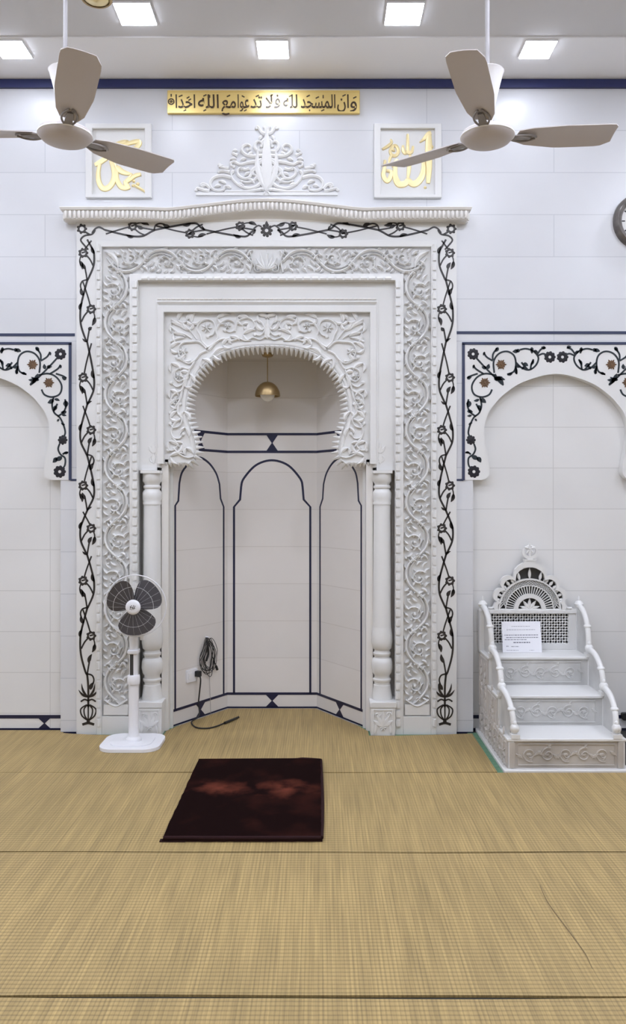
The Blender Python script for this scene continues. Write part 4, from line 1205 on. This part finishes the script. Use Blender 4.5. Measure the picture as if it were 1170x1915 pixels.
for y0, y1 in ((.4, 1.388), (-.6, .388), (-1.6, -.612), (-3.15, -1.612)):
    mat_piece(y0, y1, 'straw mat strip in the hall behind the viewer', grp='straw mat strips behind the viewer')
# green cloth edging that shows where the mats stop short of the marble
def edging(name, x0, x1, y0, y1):
    m = MB(); m.box(x0, x1, y0, y1, 0, .004); struct(m.build(name, 'green'))
edging('trim_5', px_l - .06, px_l, front + .003, 5.11)
edging('trim_6', -1.56, AX - .735 - .08, 5.0, 5.068); edging('trim_7', AX + .735 + .08, .97, 5.0, 5.068)
edging('trim_8', AX - .735 - .1, AX - .735 + .1, 4.98, 5.037); edging('trim_9', AX + .735 - .1, AX + .735 + .1, 4.98, 5.037)
edging('trim_10', -1.012, NA + .04, 5.05, 5.30); edging('trim_11', sx(NA) - .04, sx(-1.012), 5.05, 5.30)

# ------------------------------------------------------------------ dark rug
rg = thing('prayer_rug', 'folded dark maroon velvet prayer rug lying on the straw mats', 'rug', (-.33, 3.99, .009))
random.seed(8)
rx0, rx1, ry0, ry1 = -.676, .016, 3.475, 4.512
def rug_loop(e, amp):
    o = []
    n = 26
    def seg(a, b):
        for i in range(n):
            t_ = i / n; o.append((a[0] + (b[0] - a[0]) * t_ + amp * (random.random() - .5), a[1] + (b[1] - a[1]) * t_ + amp * (random.random() - .5)))
    seg((rx0 + e, ry0 + e), (rx1 - e, ry0 + e)); seg((rx1 - e, ry0 + e), (rx1 - e, ry1 - e)); seg((rx1 - e, ry1 - e), (rx0 + e, ry1 - e)); seg((rx0 + e, ry1 - e), (rx0 + e, ry0 + e))
    return o
m = MB(); m.prism([rug_loop(0, .005)], .0095, .018); m.box(rx0 - .012, rx0 + .1, ry0 - .004, ry0 + .02, .0095, .014); m.build('lower_fold', 'velvetedge', rg, bevel=.003)
m = MB(); m.prism([rug_loop(.004, .004)], .0185, .034); m.build('pile', 'velvet', rg, bevel=.005)
m = MB(); m.tube([(rx0 + .004, ry0 + .004, .026), (-.3, ry0, .027), (rx1 - .004, ry0 + .004, .026)], .0085, 8, 8)
m.tube([(rx0 + .004, ry1 - .004, .026), (-.3, ry1, .027), (rx1 - .15, ry1, .028), (rx1 - .1, ry1, .032), (rx1 - .004, ry1 - .004, .027)], .0080, 8, 8)
m.tube([(rx1 - .002, ry0 + .004, .026), (rx1 + .004, 3.9, .026), (rx1 - .002, ry1 - .004, .026)], .0085, 8, 8)
m.build('hem', 'velvetedge', rg)

# ------------------------------------------------------------------ pedestal fan
pf = thing('pedestal_fan', 'white pedestal fan with grey blades in front of the niche column', 'fan', (-1.115, 4.845, .009))
fx_, fy_ = -1.115, 4.845
def rrect(x0, x1, y0, y1, r, n=6):
    o = []
    for cx, cy, a in ((x1 - r, y0 + r, -PI / 2), (x1 - r, y1 - r, 0), (x0 + r, y1 - r, PI / 2), (x0 + r, y0 + r, PI)):
        for i in range(n + 1): o.append((cx + r * math.cos(a + PI / 2 * i / n), cy + r * math.sin(a + PI / 2 * i / n)))
    return o
m = MB(); m.prism([rrect(fx_ - .185, fx_ + .175, 4.685, 5.01, .09, 8)], .0095, .030)
m.prism([rrect(fx_ - .13, fx_ + .12, 4.74, 4.96, .07, 8)], .030, .036)
m.build('base', 'plastic', pf, bevel=.007)
m = MB(); m.lathe([(.0, .034), (.048, .034), (.046, .05), (.033, .062), (.030, .09), (.030, .375), (.036, .377), (.038, .385), (.038, .425), (.034, .432), (.0, .432)], (fx_, fy_, 0), 24); m.build('lower_pole', 'plastic', pf)
m = MB(); m.lathe([(.0, .43), (.0255, .43), (.0255, .72), (.0, .72)], (fx_, fy_, 0), 20)
m.build('upper_pole', 'plastic', pf)
m = MB(); m.box(fx_ - .016, fx_ + .004, fy_ - .0275, fy_ - .024, .435, .565); m.build('pole_slot', 'darkslot', pf)
m = MB(); m.box(fx_ - .032, fx_ + .032, fy_ - .034, fy_ + .034, .56, .585); m.build('clamp', 'plastic', pf, bevel=.006)
hx, hy, hz = -1.082, 4.745, Z_(1133, 4.745); RG = 57.5 / F * 4.745
m = MB(); m.tube([(fx_, fy_, .70), (fx_ + .005, fy_ + .01, hz - .07), (hx, hy + .11, hz - .03)], .026, 12, 6)
m.box(hx + .012, hx + .034, fy_ - .028, fy_ - .02, .645, .685)
m.build('neck', 'plastic', pf)
m = MB(); m.lathe([(.0005, .05), (.04, .05), (.060, .06), (.066, .09), (.062, .14), (.045, .175), (.0005, .185)], (hx, hy, hz), 28, 'Y'); m.build('motor', 'plastic', pf)
m = MB()
for k in range(24):
    a = 2 * PI * k / 24; c_, s_ = math.cos(a), math.sin(a)
    pp = [(hx + r * c_, hy + y, hz + r * s_) for r, y in ((.035, -.062), (.10, -.058), (.155, -.038), (RG, .0))]
    m.tube(pp, .00028, 5, 4)
    if k % 2 == 0:
        pp = [(hx + r * c_, hy + y, hz + r * s_) for r, y in ((.055, .062), (.11, .056), (.16, .036), (RG, .0))]
        m.tube(pp, .00028, 5, 4)
for r, y, w_ in ((RG, 0, .0038), (.118, -.0535, .0007)):
    m.tube([(hx + r * math.cos(2 * PI * i / 48), hy + y, hz + r * math.sin(2 * PI * i / 48)) for i in range(49)], w_, 6, 0, cap=False)
m.build('guard', 'plastic', pf)
m = MB(); m.lathe([(.0005, -.072), (.030, -.072), (.038, -.068), (.044, -.060), (.044, -.056), (.0005, -.056)], (hx, hy, hz), 28, 'Y'); badge = m.build('badge', 'plastic', pf)
m = MB(lambda a, b, h: (hx + a, hy - .072 - h, hz + b))
for pts in ([(-.014, -.014), (-.012, .002), (-.004, .012)], [(-.004, -.016), (.0, -.002), (.008, .014)], [(.006, -.014), (.010, .0), (.016, .010)], [(-.016, .004), (0, -.003), (.016, -.004)]):
    m.stroke(pts, .004, .0006, 4, flat=True)
m.build('emblem', 'clockrim', badge)
# broad blades with gaps at the top, at lower right and at lower left
RB = .171
for k, (a0, a1) in enumerate(((101, 191), (-2, 80), (230, 327))):
    m = MB(); vs = []; fs = []; NA_, NR = 16, 8
    for i in range(NA_ + 1):
        t_ = i / NA_; a = 0
        for j in range(NR + 1):
            q = j / NR; r = .028 + (RB - .028) * q
            e_ = 20 * (1 - q); sw = math.radians((a0 - e_ * .85) + (a1 - a0 + e_ * 1.7) * t_)
            rr = r * (1 - (.17 * (abs(2 * t_ - 1) ** 5)) * q)
            y = -.022 + .042 * (t_ - .5) * (0.4 + .6 * q)
            for dy in (0, .0022): vs.append((hx + rr * math.cos(a + sw), hy + y + dy, hz + rr * math.sin(a + sw)))
    st = (NR + 1) * 2
    for i in range(NA_):
        for j in range(NR):
            p0 = i * st + j * 2; fs += [(p0, p0 + 2, p0 + st + 2, p0 + st), (p0 + 1, p0 + st + 1, p0 + st + 3, p0 + 3)]
    for i in range(NA_):
        p0 = i * st + NR * 2; fs.append((p0, p0 + 1, p0 + st + 1, p0 + st))
    for i in (0, NA_):
        for j in range(NR):
            p0 = i * st + j * 2; fs.append((p0, p0 + 1, p0 + 3, p0 + 2))
    m.add(vs, fs); m.build('blade', 'blade', pf, sharp=50)
m = MB(); m.lathe([(.0005, -.045), (.030, -.045), (.036, -.02), (.036, .02), (.0005, .02)], (hx, hy, hz), 24, 'Y'); m.build('hub', 'blade', pf)

# ------------------------------------------------------------------ socket, cables in the niche
frL, pxL, LL = plane(*walls[0][:2])
def onL(u, v, h=0): s_, z = pxL(u, v); return frL(s_, z, h)
s0, z0 = pxL(357, 1263)
sk = thing('wall_socket', 'white power socket with black plug low on the niche wall', 'socket', frL(s0, z0, 0))
m = MB(frL); m.prism([rrect(s0 - .052, s0 + .052, z0 - .042, z0 + .042, .006, 3)], 0, .012); m.build('plate', 'plastic', sk, bevel=.002)
m = MB(frL); m.rect(s0 - .038, s0 - .004, z0 - .02, z0 + .02, .012, .016)
for dx_ in (-.03, -.015): m.rect(s0 + dx_, s0 + dx_ + .006, z0 - .005, z0 + .007, .016, .0165)
m.build('outlet', 'plastic', sk)
cd = thing('power_cord', 'black power cord from the niche socket running along the mat', 'cord', frL(s0 + .03, 0.0, .06))
m = MB(frL); m.prism([rrect(s0 + .022, s0 + .056, z0 - .012, z0 + .026, .006, 3)], .013, .045); m.build('wall_plug', 'black', cd, bevel=.003)
def fl_(u, v, z=.0148): Y = F * (EYE - z) / (v - VY); return ((u - VX) / F * Y, Y, z)
m = MB()
pth = [frL(s0 + .04, z0 + .0, .04), frL(s0 + .045, z0 - .04, .045), frL(s0 + .046, z0 - .15, .03), frL(s0 + .042, .12, .03), frL(s0 + .03, .04, .045), fl_(358, 1350), fl_(366, 1360), fl_(386, 1362), fl_(405, 1358), fl_(424, 1350), fl_(436, 1345)]
m.tube(pth, .0048, 8, 8); m.build('cable', 'black', cd)
m = MB(); a_, b_ = Vector(fl_(420, 1352, .019)), Vector(fl_(446, 1341, .019)); m.tube([a_, a_.lerp(b_, .5), b_], lambda q: .009 - .002 * q, 8, 3); m.build('connector', 'black', cd)

cb = thing('cable_bundle', 'coil of thin black cable hanging on the niche wall above the socket', 'cable', onL(388, 1200, 0))
random.seed(21)
m = MB()
for k in range(9):
    cu_, ru, rv = 386 + random.uniform(-4, 5), random.uniform(5, 13), random.uniform(24, 36)
    ph = random.random() * 6; cv_ = 1226 + random.uniform(-6, 6)
    pts = []
    for i in range(19):
        a = ph + 2 * PI * i / 18
        pts.append(onL(cu_ + ru * math.cos(a) * (1 - .35 * math.sin(a)) + (2 if math.sin(a) > 0 else 0), cv_ - rv * math.sin(a), .010 + .014 * ((k * 7 % 9) / 9) + .004 * math.sin(3 * a)))
    m.tube(pts, .0022, 6, 3)
m.build('coil', 'black', cb)
m = MB(); m.tube([onL(383, 1192, .02), onL(382, 1204, .03), onL(384, 1222, .026), onL(381, 1236, .02)], .0075, 8, 4); m.build('tie', 'black', cb)
m = MB(); m.tube([onL(392, 1225, .018), onL(398, 1240, .02), onL(402, 1252, .02)], lambda q: .003 + .006 * (q > .6), 7, 5); m.build('plug', 'black', cb)
m = MB(); m.tube([onL(388, 1255, .016), onL(390, 1280, .010), onL(391, 1310, .010), onL(392, 1338, .010)], .0015, 6, 5); m.build('loose_end', 'rod', cb)
m = MB(); m.tube([onL(384, 1191, .0), onL(384, 1191, .03)], .004, 8, 0); m.build('wall_hook', 'plastic', cb)

# ------------------------------------------------------------------ pulpit
PX0, PX1 = 1.035, 1.672
PXC = (PX0 + PX1) / 2 + .003
ys = [4.372, 4.622, 4.872, 5.155]; zs_ = [.186, .360, .533]
pu = thing('pulpit', 'white marble stepped pulpit with pierced backrest in the flower arch recess', 'pulpit', (PXC, 4.75, 0))
m = MB(); m.box(PX0 - .028, PX1 + .028, ys[0] - .02, 5.155, 0, .022); m.build('plinth', 'marble', pu, bevel=.005)
# flight: each step a tread slab and a carved riser block
for k in range(3):
    m = MB(); m.box(PX0, PX1, ys[k] + .012, 5.155, (.022 if k == 0 else zs_[k - 1]), zs_[k] - .016)
    rs = m.build('riser', 'stained' if k == 0 else 'greymarble', pu)
    y = ys[k] + .012
    zlo = (.022 if k == 0 else zs_[k - 1]); zhi = zs_[k] - .016
    m = MB(wallframe(y)); hh_ = zhi - zlo
    xa, xb = PX0 + .075, PX1 - .075
    if k == 0: xa, xb = PX0 + .055, PX1 - .055
    m.stroke([(xa, zlo + .018), (xb, zlo + .018), (xb, zhi - .016), (xa, zhi - .016), (xa, zlo + .018)], .009, .005, 0)
    n = 5; ww = (xb - xa - .03) / n
    for i in range(n):
        cx = xa + .015 + ww * (i + .5); cz = zlo + hh_ * .5
        sgn = 1 if i % 2 else -1
        m.spiral((cx, cz), .040, .010, sgn * 1.2, sgn * 1.3, .010, .006, 16)
        m.leaf((cx + .04, cz - sgn * .02), .6 * sgn, .045, .018, .006); m.leaf((cx - .04, cz + sgn * .02), PI + .6 * sgn, .045, .018, .006)
        m.leaf((cx, cz + sgn * .036), 1.0, .03, .014, .006)
        m.dome((cx, cz), .010, .007, 7, 2)
    if k == 0:
        for xx in (PX0 + .022, PX1 - .022): m.stroke([(xx, zlo + .004), (xx, zhi - .004)], .036, .012, 2)
    m.build('riser_carving', 'stained' if k == 0 else 'greymarble', rs)
    m = MB(); m.box(PX0 - .008, PX1 + .008, ys[k], (ys[k + 1] + .02), zs_[k] - .016, zs_[k]); m.build('tread', 'marble', pu, bevel=.004)
for k in range(3):
    for xx in (PX0 + .001, PX1 - .033):
        m = MB(); m.box(xx, xx + .032, ys[k] + .004, ys[k] + .036, (.022 if k == 0 else zs_[k - 1]), zs_[k] - .016); m.build('corner_post', 'marble', pu, bevel=.003)
# carved side panels
sides = [(0, PX0, -1), (1, PX1, 1)]
for _, x, sg in sides:
    fr = (lambda a, b, h, x=x, sg=sg: (x + sg * h, a, b))
    m = MB(fr); m.prism([[(ys[0] + .012, .022), (5.155, .022), (5.155, zs_[2] - .016), (ys[2] + .012, zs_[2] - .016), (ys[2] + .012, zs_[1] - .016), (ys[1] + .012, zs_[1] - .016), (ys[1] + .012, zs_[0] - .016), (ys[0] + .012, zs_[0] - .016)]], -.01, .004)
    sp = m.build('side_panel', 'sidemarble', pu)
    m = MB(fr)
    for y0, y1, z0_, z1_ in ((ys[0] + .03, 5.13, .035, zs_[0] - .03), (ys[1] + .03, ys[2] - .005, zs_[0] - .005, zs_[1] - .03), (ys[2] + .03, 5.13, zs_[0] - .005, zs_[2] - .03)):
        m.stroke([(y0, z0_), (y1, z0_), (y1, z1_), (y0, z1_), (y0, z0_)], .008, .009, 0)
        n = max(1, int((y1 - y0) / .11)); 
        for i in range(n):
            cy = y0 + (y1 - y0) * (i + .5) / n; cz = (z0_ + z1_) / 2
            m.flower((cy, cz), min(.042, (z1_ - z0_) * .4), 7, .011)
            for q in (-1, 1):
                m.leaf((cy, cz + q * .04), q * PI / 2 + .4, .05, .020, .010, .2); m.leaf((cy, cz + q * .04), q * PI / 2 - .4, .05, .020, .010, -.2)
                m.leaf((cy, cz + q * .085), q * PI / 2, .05, .018, .010)
    m.build('panel_carving', 'sidemarble', sp)
# balustrade rails with ball ends
for _, xb_, sg in sides:
    for k in range(3):
        yb, yf_ = (5.10, 4.895) if k == 2 else ((4.86, 4.645) if k == 1 else (4.61, 4.405))
        zt_, zl = zs_[k] + (.275 if k == 2 else .215), zs_[k] + .055
        x0 = xb_ - sg * (.012 if k == 2 else .022); x1 = xb_ - sg * (.024 if k else .04)
        pts = []
        for i in range(9):
            a = i / 8 * PI / 2
            y_ = yb + (yf_ - yb) * math.sin(a); z_ = zl + (zt_ - zl) * math.cos(a)
            pts.append((x0 + (x1 - x0) * i / 8, y_, z_))
        m = MB(); m.tube([(x0, yb + .02, zt_ - .004)] + pts + [(x1, yf_ - .002, zl - .03), (x1, yf_, zs_[k])], lambda q: .019 - .003 * math.sin(q * PI), 10, 4)
        mid_ = pts[5]; m.sphere(mid_, .0225, 12, 8, (1.05, 1.05, .62)); 
        m.sphere((x1, yf_ - .012, zl - .004), .026, 14, 9); m.sphere((x1, yf_ - .012, zl + .022), .012, 10, 7, (1, 1, 1.4))
        m.box(x1 - .024, x1 + .024, yf_ - .036, yf_ + .016, zs_[k], zs_[k] + .022)
        rail = m.build('hand_rail', 'marble', pu, sharp=50)
        m = MB(lambda a, b, h, x=xb_, sg=sg: (x - sg * (.018 + h), a, b))
        m.prism([[(yb + .03, zs_[k]), (yb + .03, zt_ - .012)] + [(p[1], p[2] - .010) for p in pts] + [(yf_, zs_[k])]], 0, .012)
        m.build('rail_panel', 'greymarble', rail)
# backrest
YBk = 5.115
bz0_, bz1_ = zs_[2], Z_(1142, YBk)
m = MB()
for xx in (PX0 + .012, PX1 - .012):
    m.box(xx - .022, xx + .022, YBk - .018, 5.155, bz0_, bz1_)
    m.lathe([(.0, 0), (.024, 0), (.022, .012), (.012, .017), (.027, .030), (.030, .043), (.020, .058), (.008, .066), (.007, .085), (.0005, .096)], (xx, YBk, bz1_), 16)
m.build('back_post', 'marble', pu, sharp=45)
frB = wallframe(YBk)
lx0, lx1 = X_(912, YBk), X_(1070, YBk); gx0, gx1 = X_(918, YBk), X_(1062, YBk)
gz0, gz1 = Z_(1203, YBk), Z_(1148, YBk)
bk_ = MB(frB)
bk_.prism([[(lx0 - .02, bz0_), (lx1 + .02, bz0_), (lx1 + .02, bz1_ + .012), (lx0 - .02, bz1_ + .012)], [(gx0, gz0), (gx0, gz1), (gx1, gz1), (gx1, gz0)]], -.02, .004)
bk_.rect(lx0 - .02, lx1 + .02, bz1_ - .016, bz1_ + .006, 0, .014)
backrest = bk_.build('backrest', 'marble', pu, bevel=.002)
# square lattice set on the diagonal
lt = MB(frB)
def clip_line(c, d):
    """line x - d*z = c through the lattice window"""
    pts = []
    for z in (gz0, gz1):
        x = c + d * z
        if gx0 - 1e-9 <= x <= gx1 + 1e-9: pts.append((x, z))
    for x in (gx0, gx1):
        z = (x - c) / d
        if gz0 < z < gz1: pts.append((x, z))
    return pts[:2] if len(pts) >= 2 else None
stp = (gx1 - gx0) / 14.5
for d in (1, -1):
    c = gx0 - d * (gz1 if d > 0 else gz0) - stp
    while c < gx1 + 1:
        L_ = clip_line(c, d)
        if L_ and math.hypot(L_[0][0] - L_[1][0], L_[0][1] - L_[1][1]) > .008: lt.stroke(L_, .0108, .010, 2, flat=True, base=-.014)
        c += stp
lt.build('lattice', 'marble', backrest)
bkd = MB(frB); bkd.rect(gx0 - .01, gx1 + .01, gz0 - .01, gz1 + .01, -.0225, -.0205); bkd.build('dark_gap_sheet', 'darkslot', backrest)  # dark sheet added behind the window so the lattice gaps look black
cxA = (gx0 + gx1) / 2; czA = bz1_ + .006
sc_ = YBk / F                                     # metres per pixel there
fan_ = MB(frB)
R1, R2, R3 = 24 * sc_, 30 * sc_, 57 * sc_
def ringseg(mb, r0, r1, h0, h1, n=40, a0=0, a1=PI):
    o = [(cxA + r1 * math.cos(a0 + (a1 - a0) * i / n), czA + r1 * math.sin(a0 + (a1 - a0) * i / n)) for i in range(n + 1)]
    i_ = [(cxA + r0 * math.cos(a0 + (a1 - a0) * i / n), czA + r0 * math.sin(a0 + (a1 - a0) * i / n)) for i in range(n + 1)]
    mb.prism([o + list(reversed(i_))], h0, h1)
ringseg(fan_, R1 - 2 * sc_, R2, -.016, .008)
ringseg(fan_, R3 - 1.5 * sc_, R3 + 1.5 * sc_, -.016, .006)
ringseg(fan_, 44 * sc_, 45.5 * sc_, -.014, .002); 
nr = 26
for i in range(nr + 1):
    a = PI * i / nr
    p0 = (cxA + R2 * math.cos(a), czA + R2 * math.sin(a)); p1 = (cxA + 45 * sc_ * math.cos(a), czA + 45 * sc_ * math.sin(a))
    fan_.stroke([p0, p1], lambda t_: .0042 + .0028 * t_, .012, 2, flat=True, base=-.014)
    for k in (-1, 1):
        pts = [(cxA + r * sc_ * math.cos(a + k * PI / nr * j), czA + r * sc_ * math.sin(a + k * PI / nr * j)) for j, r in enumerate((45, 49, 53, 57))]
        if all(0 <= a + k * PI / nr * j <= PI for j in range(4)): fan_.stroke(pts, .0048, .012, 2, flat=True, base=-.014)
for k in range(-2, 3):
    fan_.leaf((cxA, czA), PI / 2 + k * .62, R1 * (.92 - .05 * abs(k)), .024, .010, base=-.008)
fan_.build('fan_lattice', 'marble', backrest)
# lobed outer arch
lob_c = [(90, 0)] + [(90 - 26, 1), (90 + 26, 1), (90 - 50, 2), (90 + 50, 2), (90 - 71, 3), (90 + 71, 3)]
la = MB(frB)
outer = []
def lobe_pts():
    segs = [(-2, 14, 64, 68), (14, 38, 66, 75), (38, 63, 68, 79), (63, 117, 70, 90), (117, 142, 68, 79), (142, 166, 66, 75), (166, 182, 64, 68)]
    o = []
    for a0, a1, rb, rp in segs:
        n = 9
        for i in range(n):
            t_ = i / n; a = math.radians(a0 + (a1 - a0) * t_)
            r = (rb + (rp - rb) * math.sin(PI * t_) ** .6) * sc_
            o.append((cxA + r * math.cos(a), czA + max(-.0, r * math.sin(a))))
    return o
ol = lobe_pts()
def inset(P, k):
    return [(cxA + (p[0] - cxA) * k, czA + (p[1] - czA) * k) for p in P]
il = inset(ol, .885)
la.prism([ol + list(reversed(il))], -.018, .012)
for a0, a1, rb, rp in ((14, 38, 60, 68), (38, 63, 60, 70), (63, 117, 60, 78), (117, 142, 60, 70), (142, 166, 60, 68)):
    am = math.radians((a0 + a1) / 2); wdt = math.radians(a1 - a0)
    for s_ in (-1, 0, 1):
        aa = am + s_ * wdt * .22
        la.leaf((cxA + 58 * sc_ * math.cos(am + s_ * wdt * .35), czA + 58 * sc_ * math.sin(am + s_ * wdt * .35)), aa, (rp - 58) * sc_ * (1.0 if s_ == 0 else .8), .020, .010, base=-.006)
    for e in (a0, a1):
        ae = math.radians(e); la.stroke([(cxA + 57 * sc_ * math.cos(ae), czA + 57 * sc_ * math.sin(ae)), (cxA + 66 * sc_ * math.cos(ae), czA + 66 * sc_ * math.sin(ae))], .014, .014, 2, base=-.006)
for s_ in (-1, 1):   # small wing scrolls down to the posts
    la.stroke([(cxA + s_ * 66 * sc_, czA + .03), (cxA + s_ * 70 * sc_, czA + .012), (cxA + s_ * 78 * sc_, czA + .012)], .014, .012, 5)
la.build('lobed_arch', 'marble', backrest)
bkd = MB(frB); bkd.prism([inset(ol, .90)], -.0235, -.0195); bkd.build('dark_gap_sheet', 'darkslot', backrest)  # same dark sheet in arch shape, blackens the openings
# crescent finial
zf = Z_(1052, YBk)
fn = MB(frB)
fn.prism([[(cxA - .045, zf - .03), (cxA + .045, zf - .03), (cxA + .035, zf + .012), (cxA - .035, zf + .012)]], -.015, .0155)
fn.rect(cxA - .040, cxA + .040, zf + .0125, zf + .022, -.0155, .018)
fin = fn.build('finial_base', 'marble', backrest)
fn = MB(frB); zc2 = zf + .066; o_ = []
for i in range(25):
    a = math.radians(155 + 230 * i / 24); o_.append((cxA + .050 * math.cos(a), zc2 + .046 * math.sin(a)))
for i in range(25):
    a = math.radians(385 - 230 * i / 24); o_.append((cxA + .037 * math.cos(a), zc2 + .009 + .034 * math.sin(a)))
fn.prism([o_], -.012, .012)
fn.flower((cxA, zc2 + .022), .036, 5, .012, PI / 2); fn.leaf((cxA, zc2 - .035), PI / 2, .10, .022, .012)
fn.stroke([(cxA - .03, zc2 + .028), (cxA, zc2 + .040), (cxA + .03, zc2 + .028)], .014, .010, 5)
fn.build('crescent', 'marble', fin)

# notice sheet leaning on the lattice
pa = [Vector((X_(938, 5.07), 5.075, Z_(1163, 5.07))), Vector((X_(1010, 5.07), 5.075, Z_(1162, 5.07))), Vector((X_(1014, 5.0), 5.01, zs_[2] + .001)), Vector((X_(940.5, 5.0), 5.01, zs_[2] + .001))]
def pfr(a, b, h):
    p = pa[0].lerp(pa[1], a).lerp(pa[3].lerp(pa[2], a), b)
    n = (pa[1] - pa[0]).cross(pa[3] - pa[0]).normalized()
    if n.y > 0: n = -n
    return tuple(p + n * h)
m = MB(pfr); m.prism([[(0, 0), (1, 0), (1, 1), (0, 1)]], -.0006, 0)
ns = tag(m.build('notice_sheet', 'paper'), 'white printed notice sheet leaning against the pulpit lattice', 'notice')
m = MB(pfr); random.seed(3)
for b, a0, a1, w_ in ((.16, .25, .72, .012), (.27, .12, .85, .012), (.44, .06, .93, .024), (.52, .10, .93, .024), (.59, .06, .62, .020), (.68, .28, .72, .034), (.80, .10, .15, .03), (.81, .22, .42, .018), (.93, .10, .40, .012), (.93, .68, .80, .010)):
    a = a0
    while a < a1:
        L_ = random.uniform(.02, .07); e = min(a1, a + L_)
        m.prism([[(a, b - w_ / 2), (e, b - w_ / 2), (e, b + w_ / 2), (a, b + w_ / 2)]], .0001, .0004); a = e + .014
m.build('printed_lines', 'print', ns)

# socket behind the far side of the pulpit
q0 = (X_(1172, YR), Z_(1352, YR))
t = thing('wall_socket', 'white socket with a black plug on the recess wall beside the pulpit', 'socket', (q0[0], YR, q0[1]))
m = MB(wallframe(YR)); m.prism([rrect(q0[0] - .045, q0[0] + .045, q0[1] - .03, q0[1] + .03, .006, 3)], 0, .012); m.build('plate', 'plastic', t, bevel=.002)
m = MB(wallframe(YR)); m.prism([rrect(q0[0] - .045, q0[0] + .03, Z_(1344, YR), Z_(1331, YR), .01, 4)], .010, .045); m.build('black_plug', 'black', t, bevel=.003)
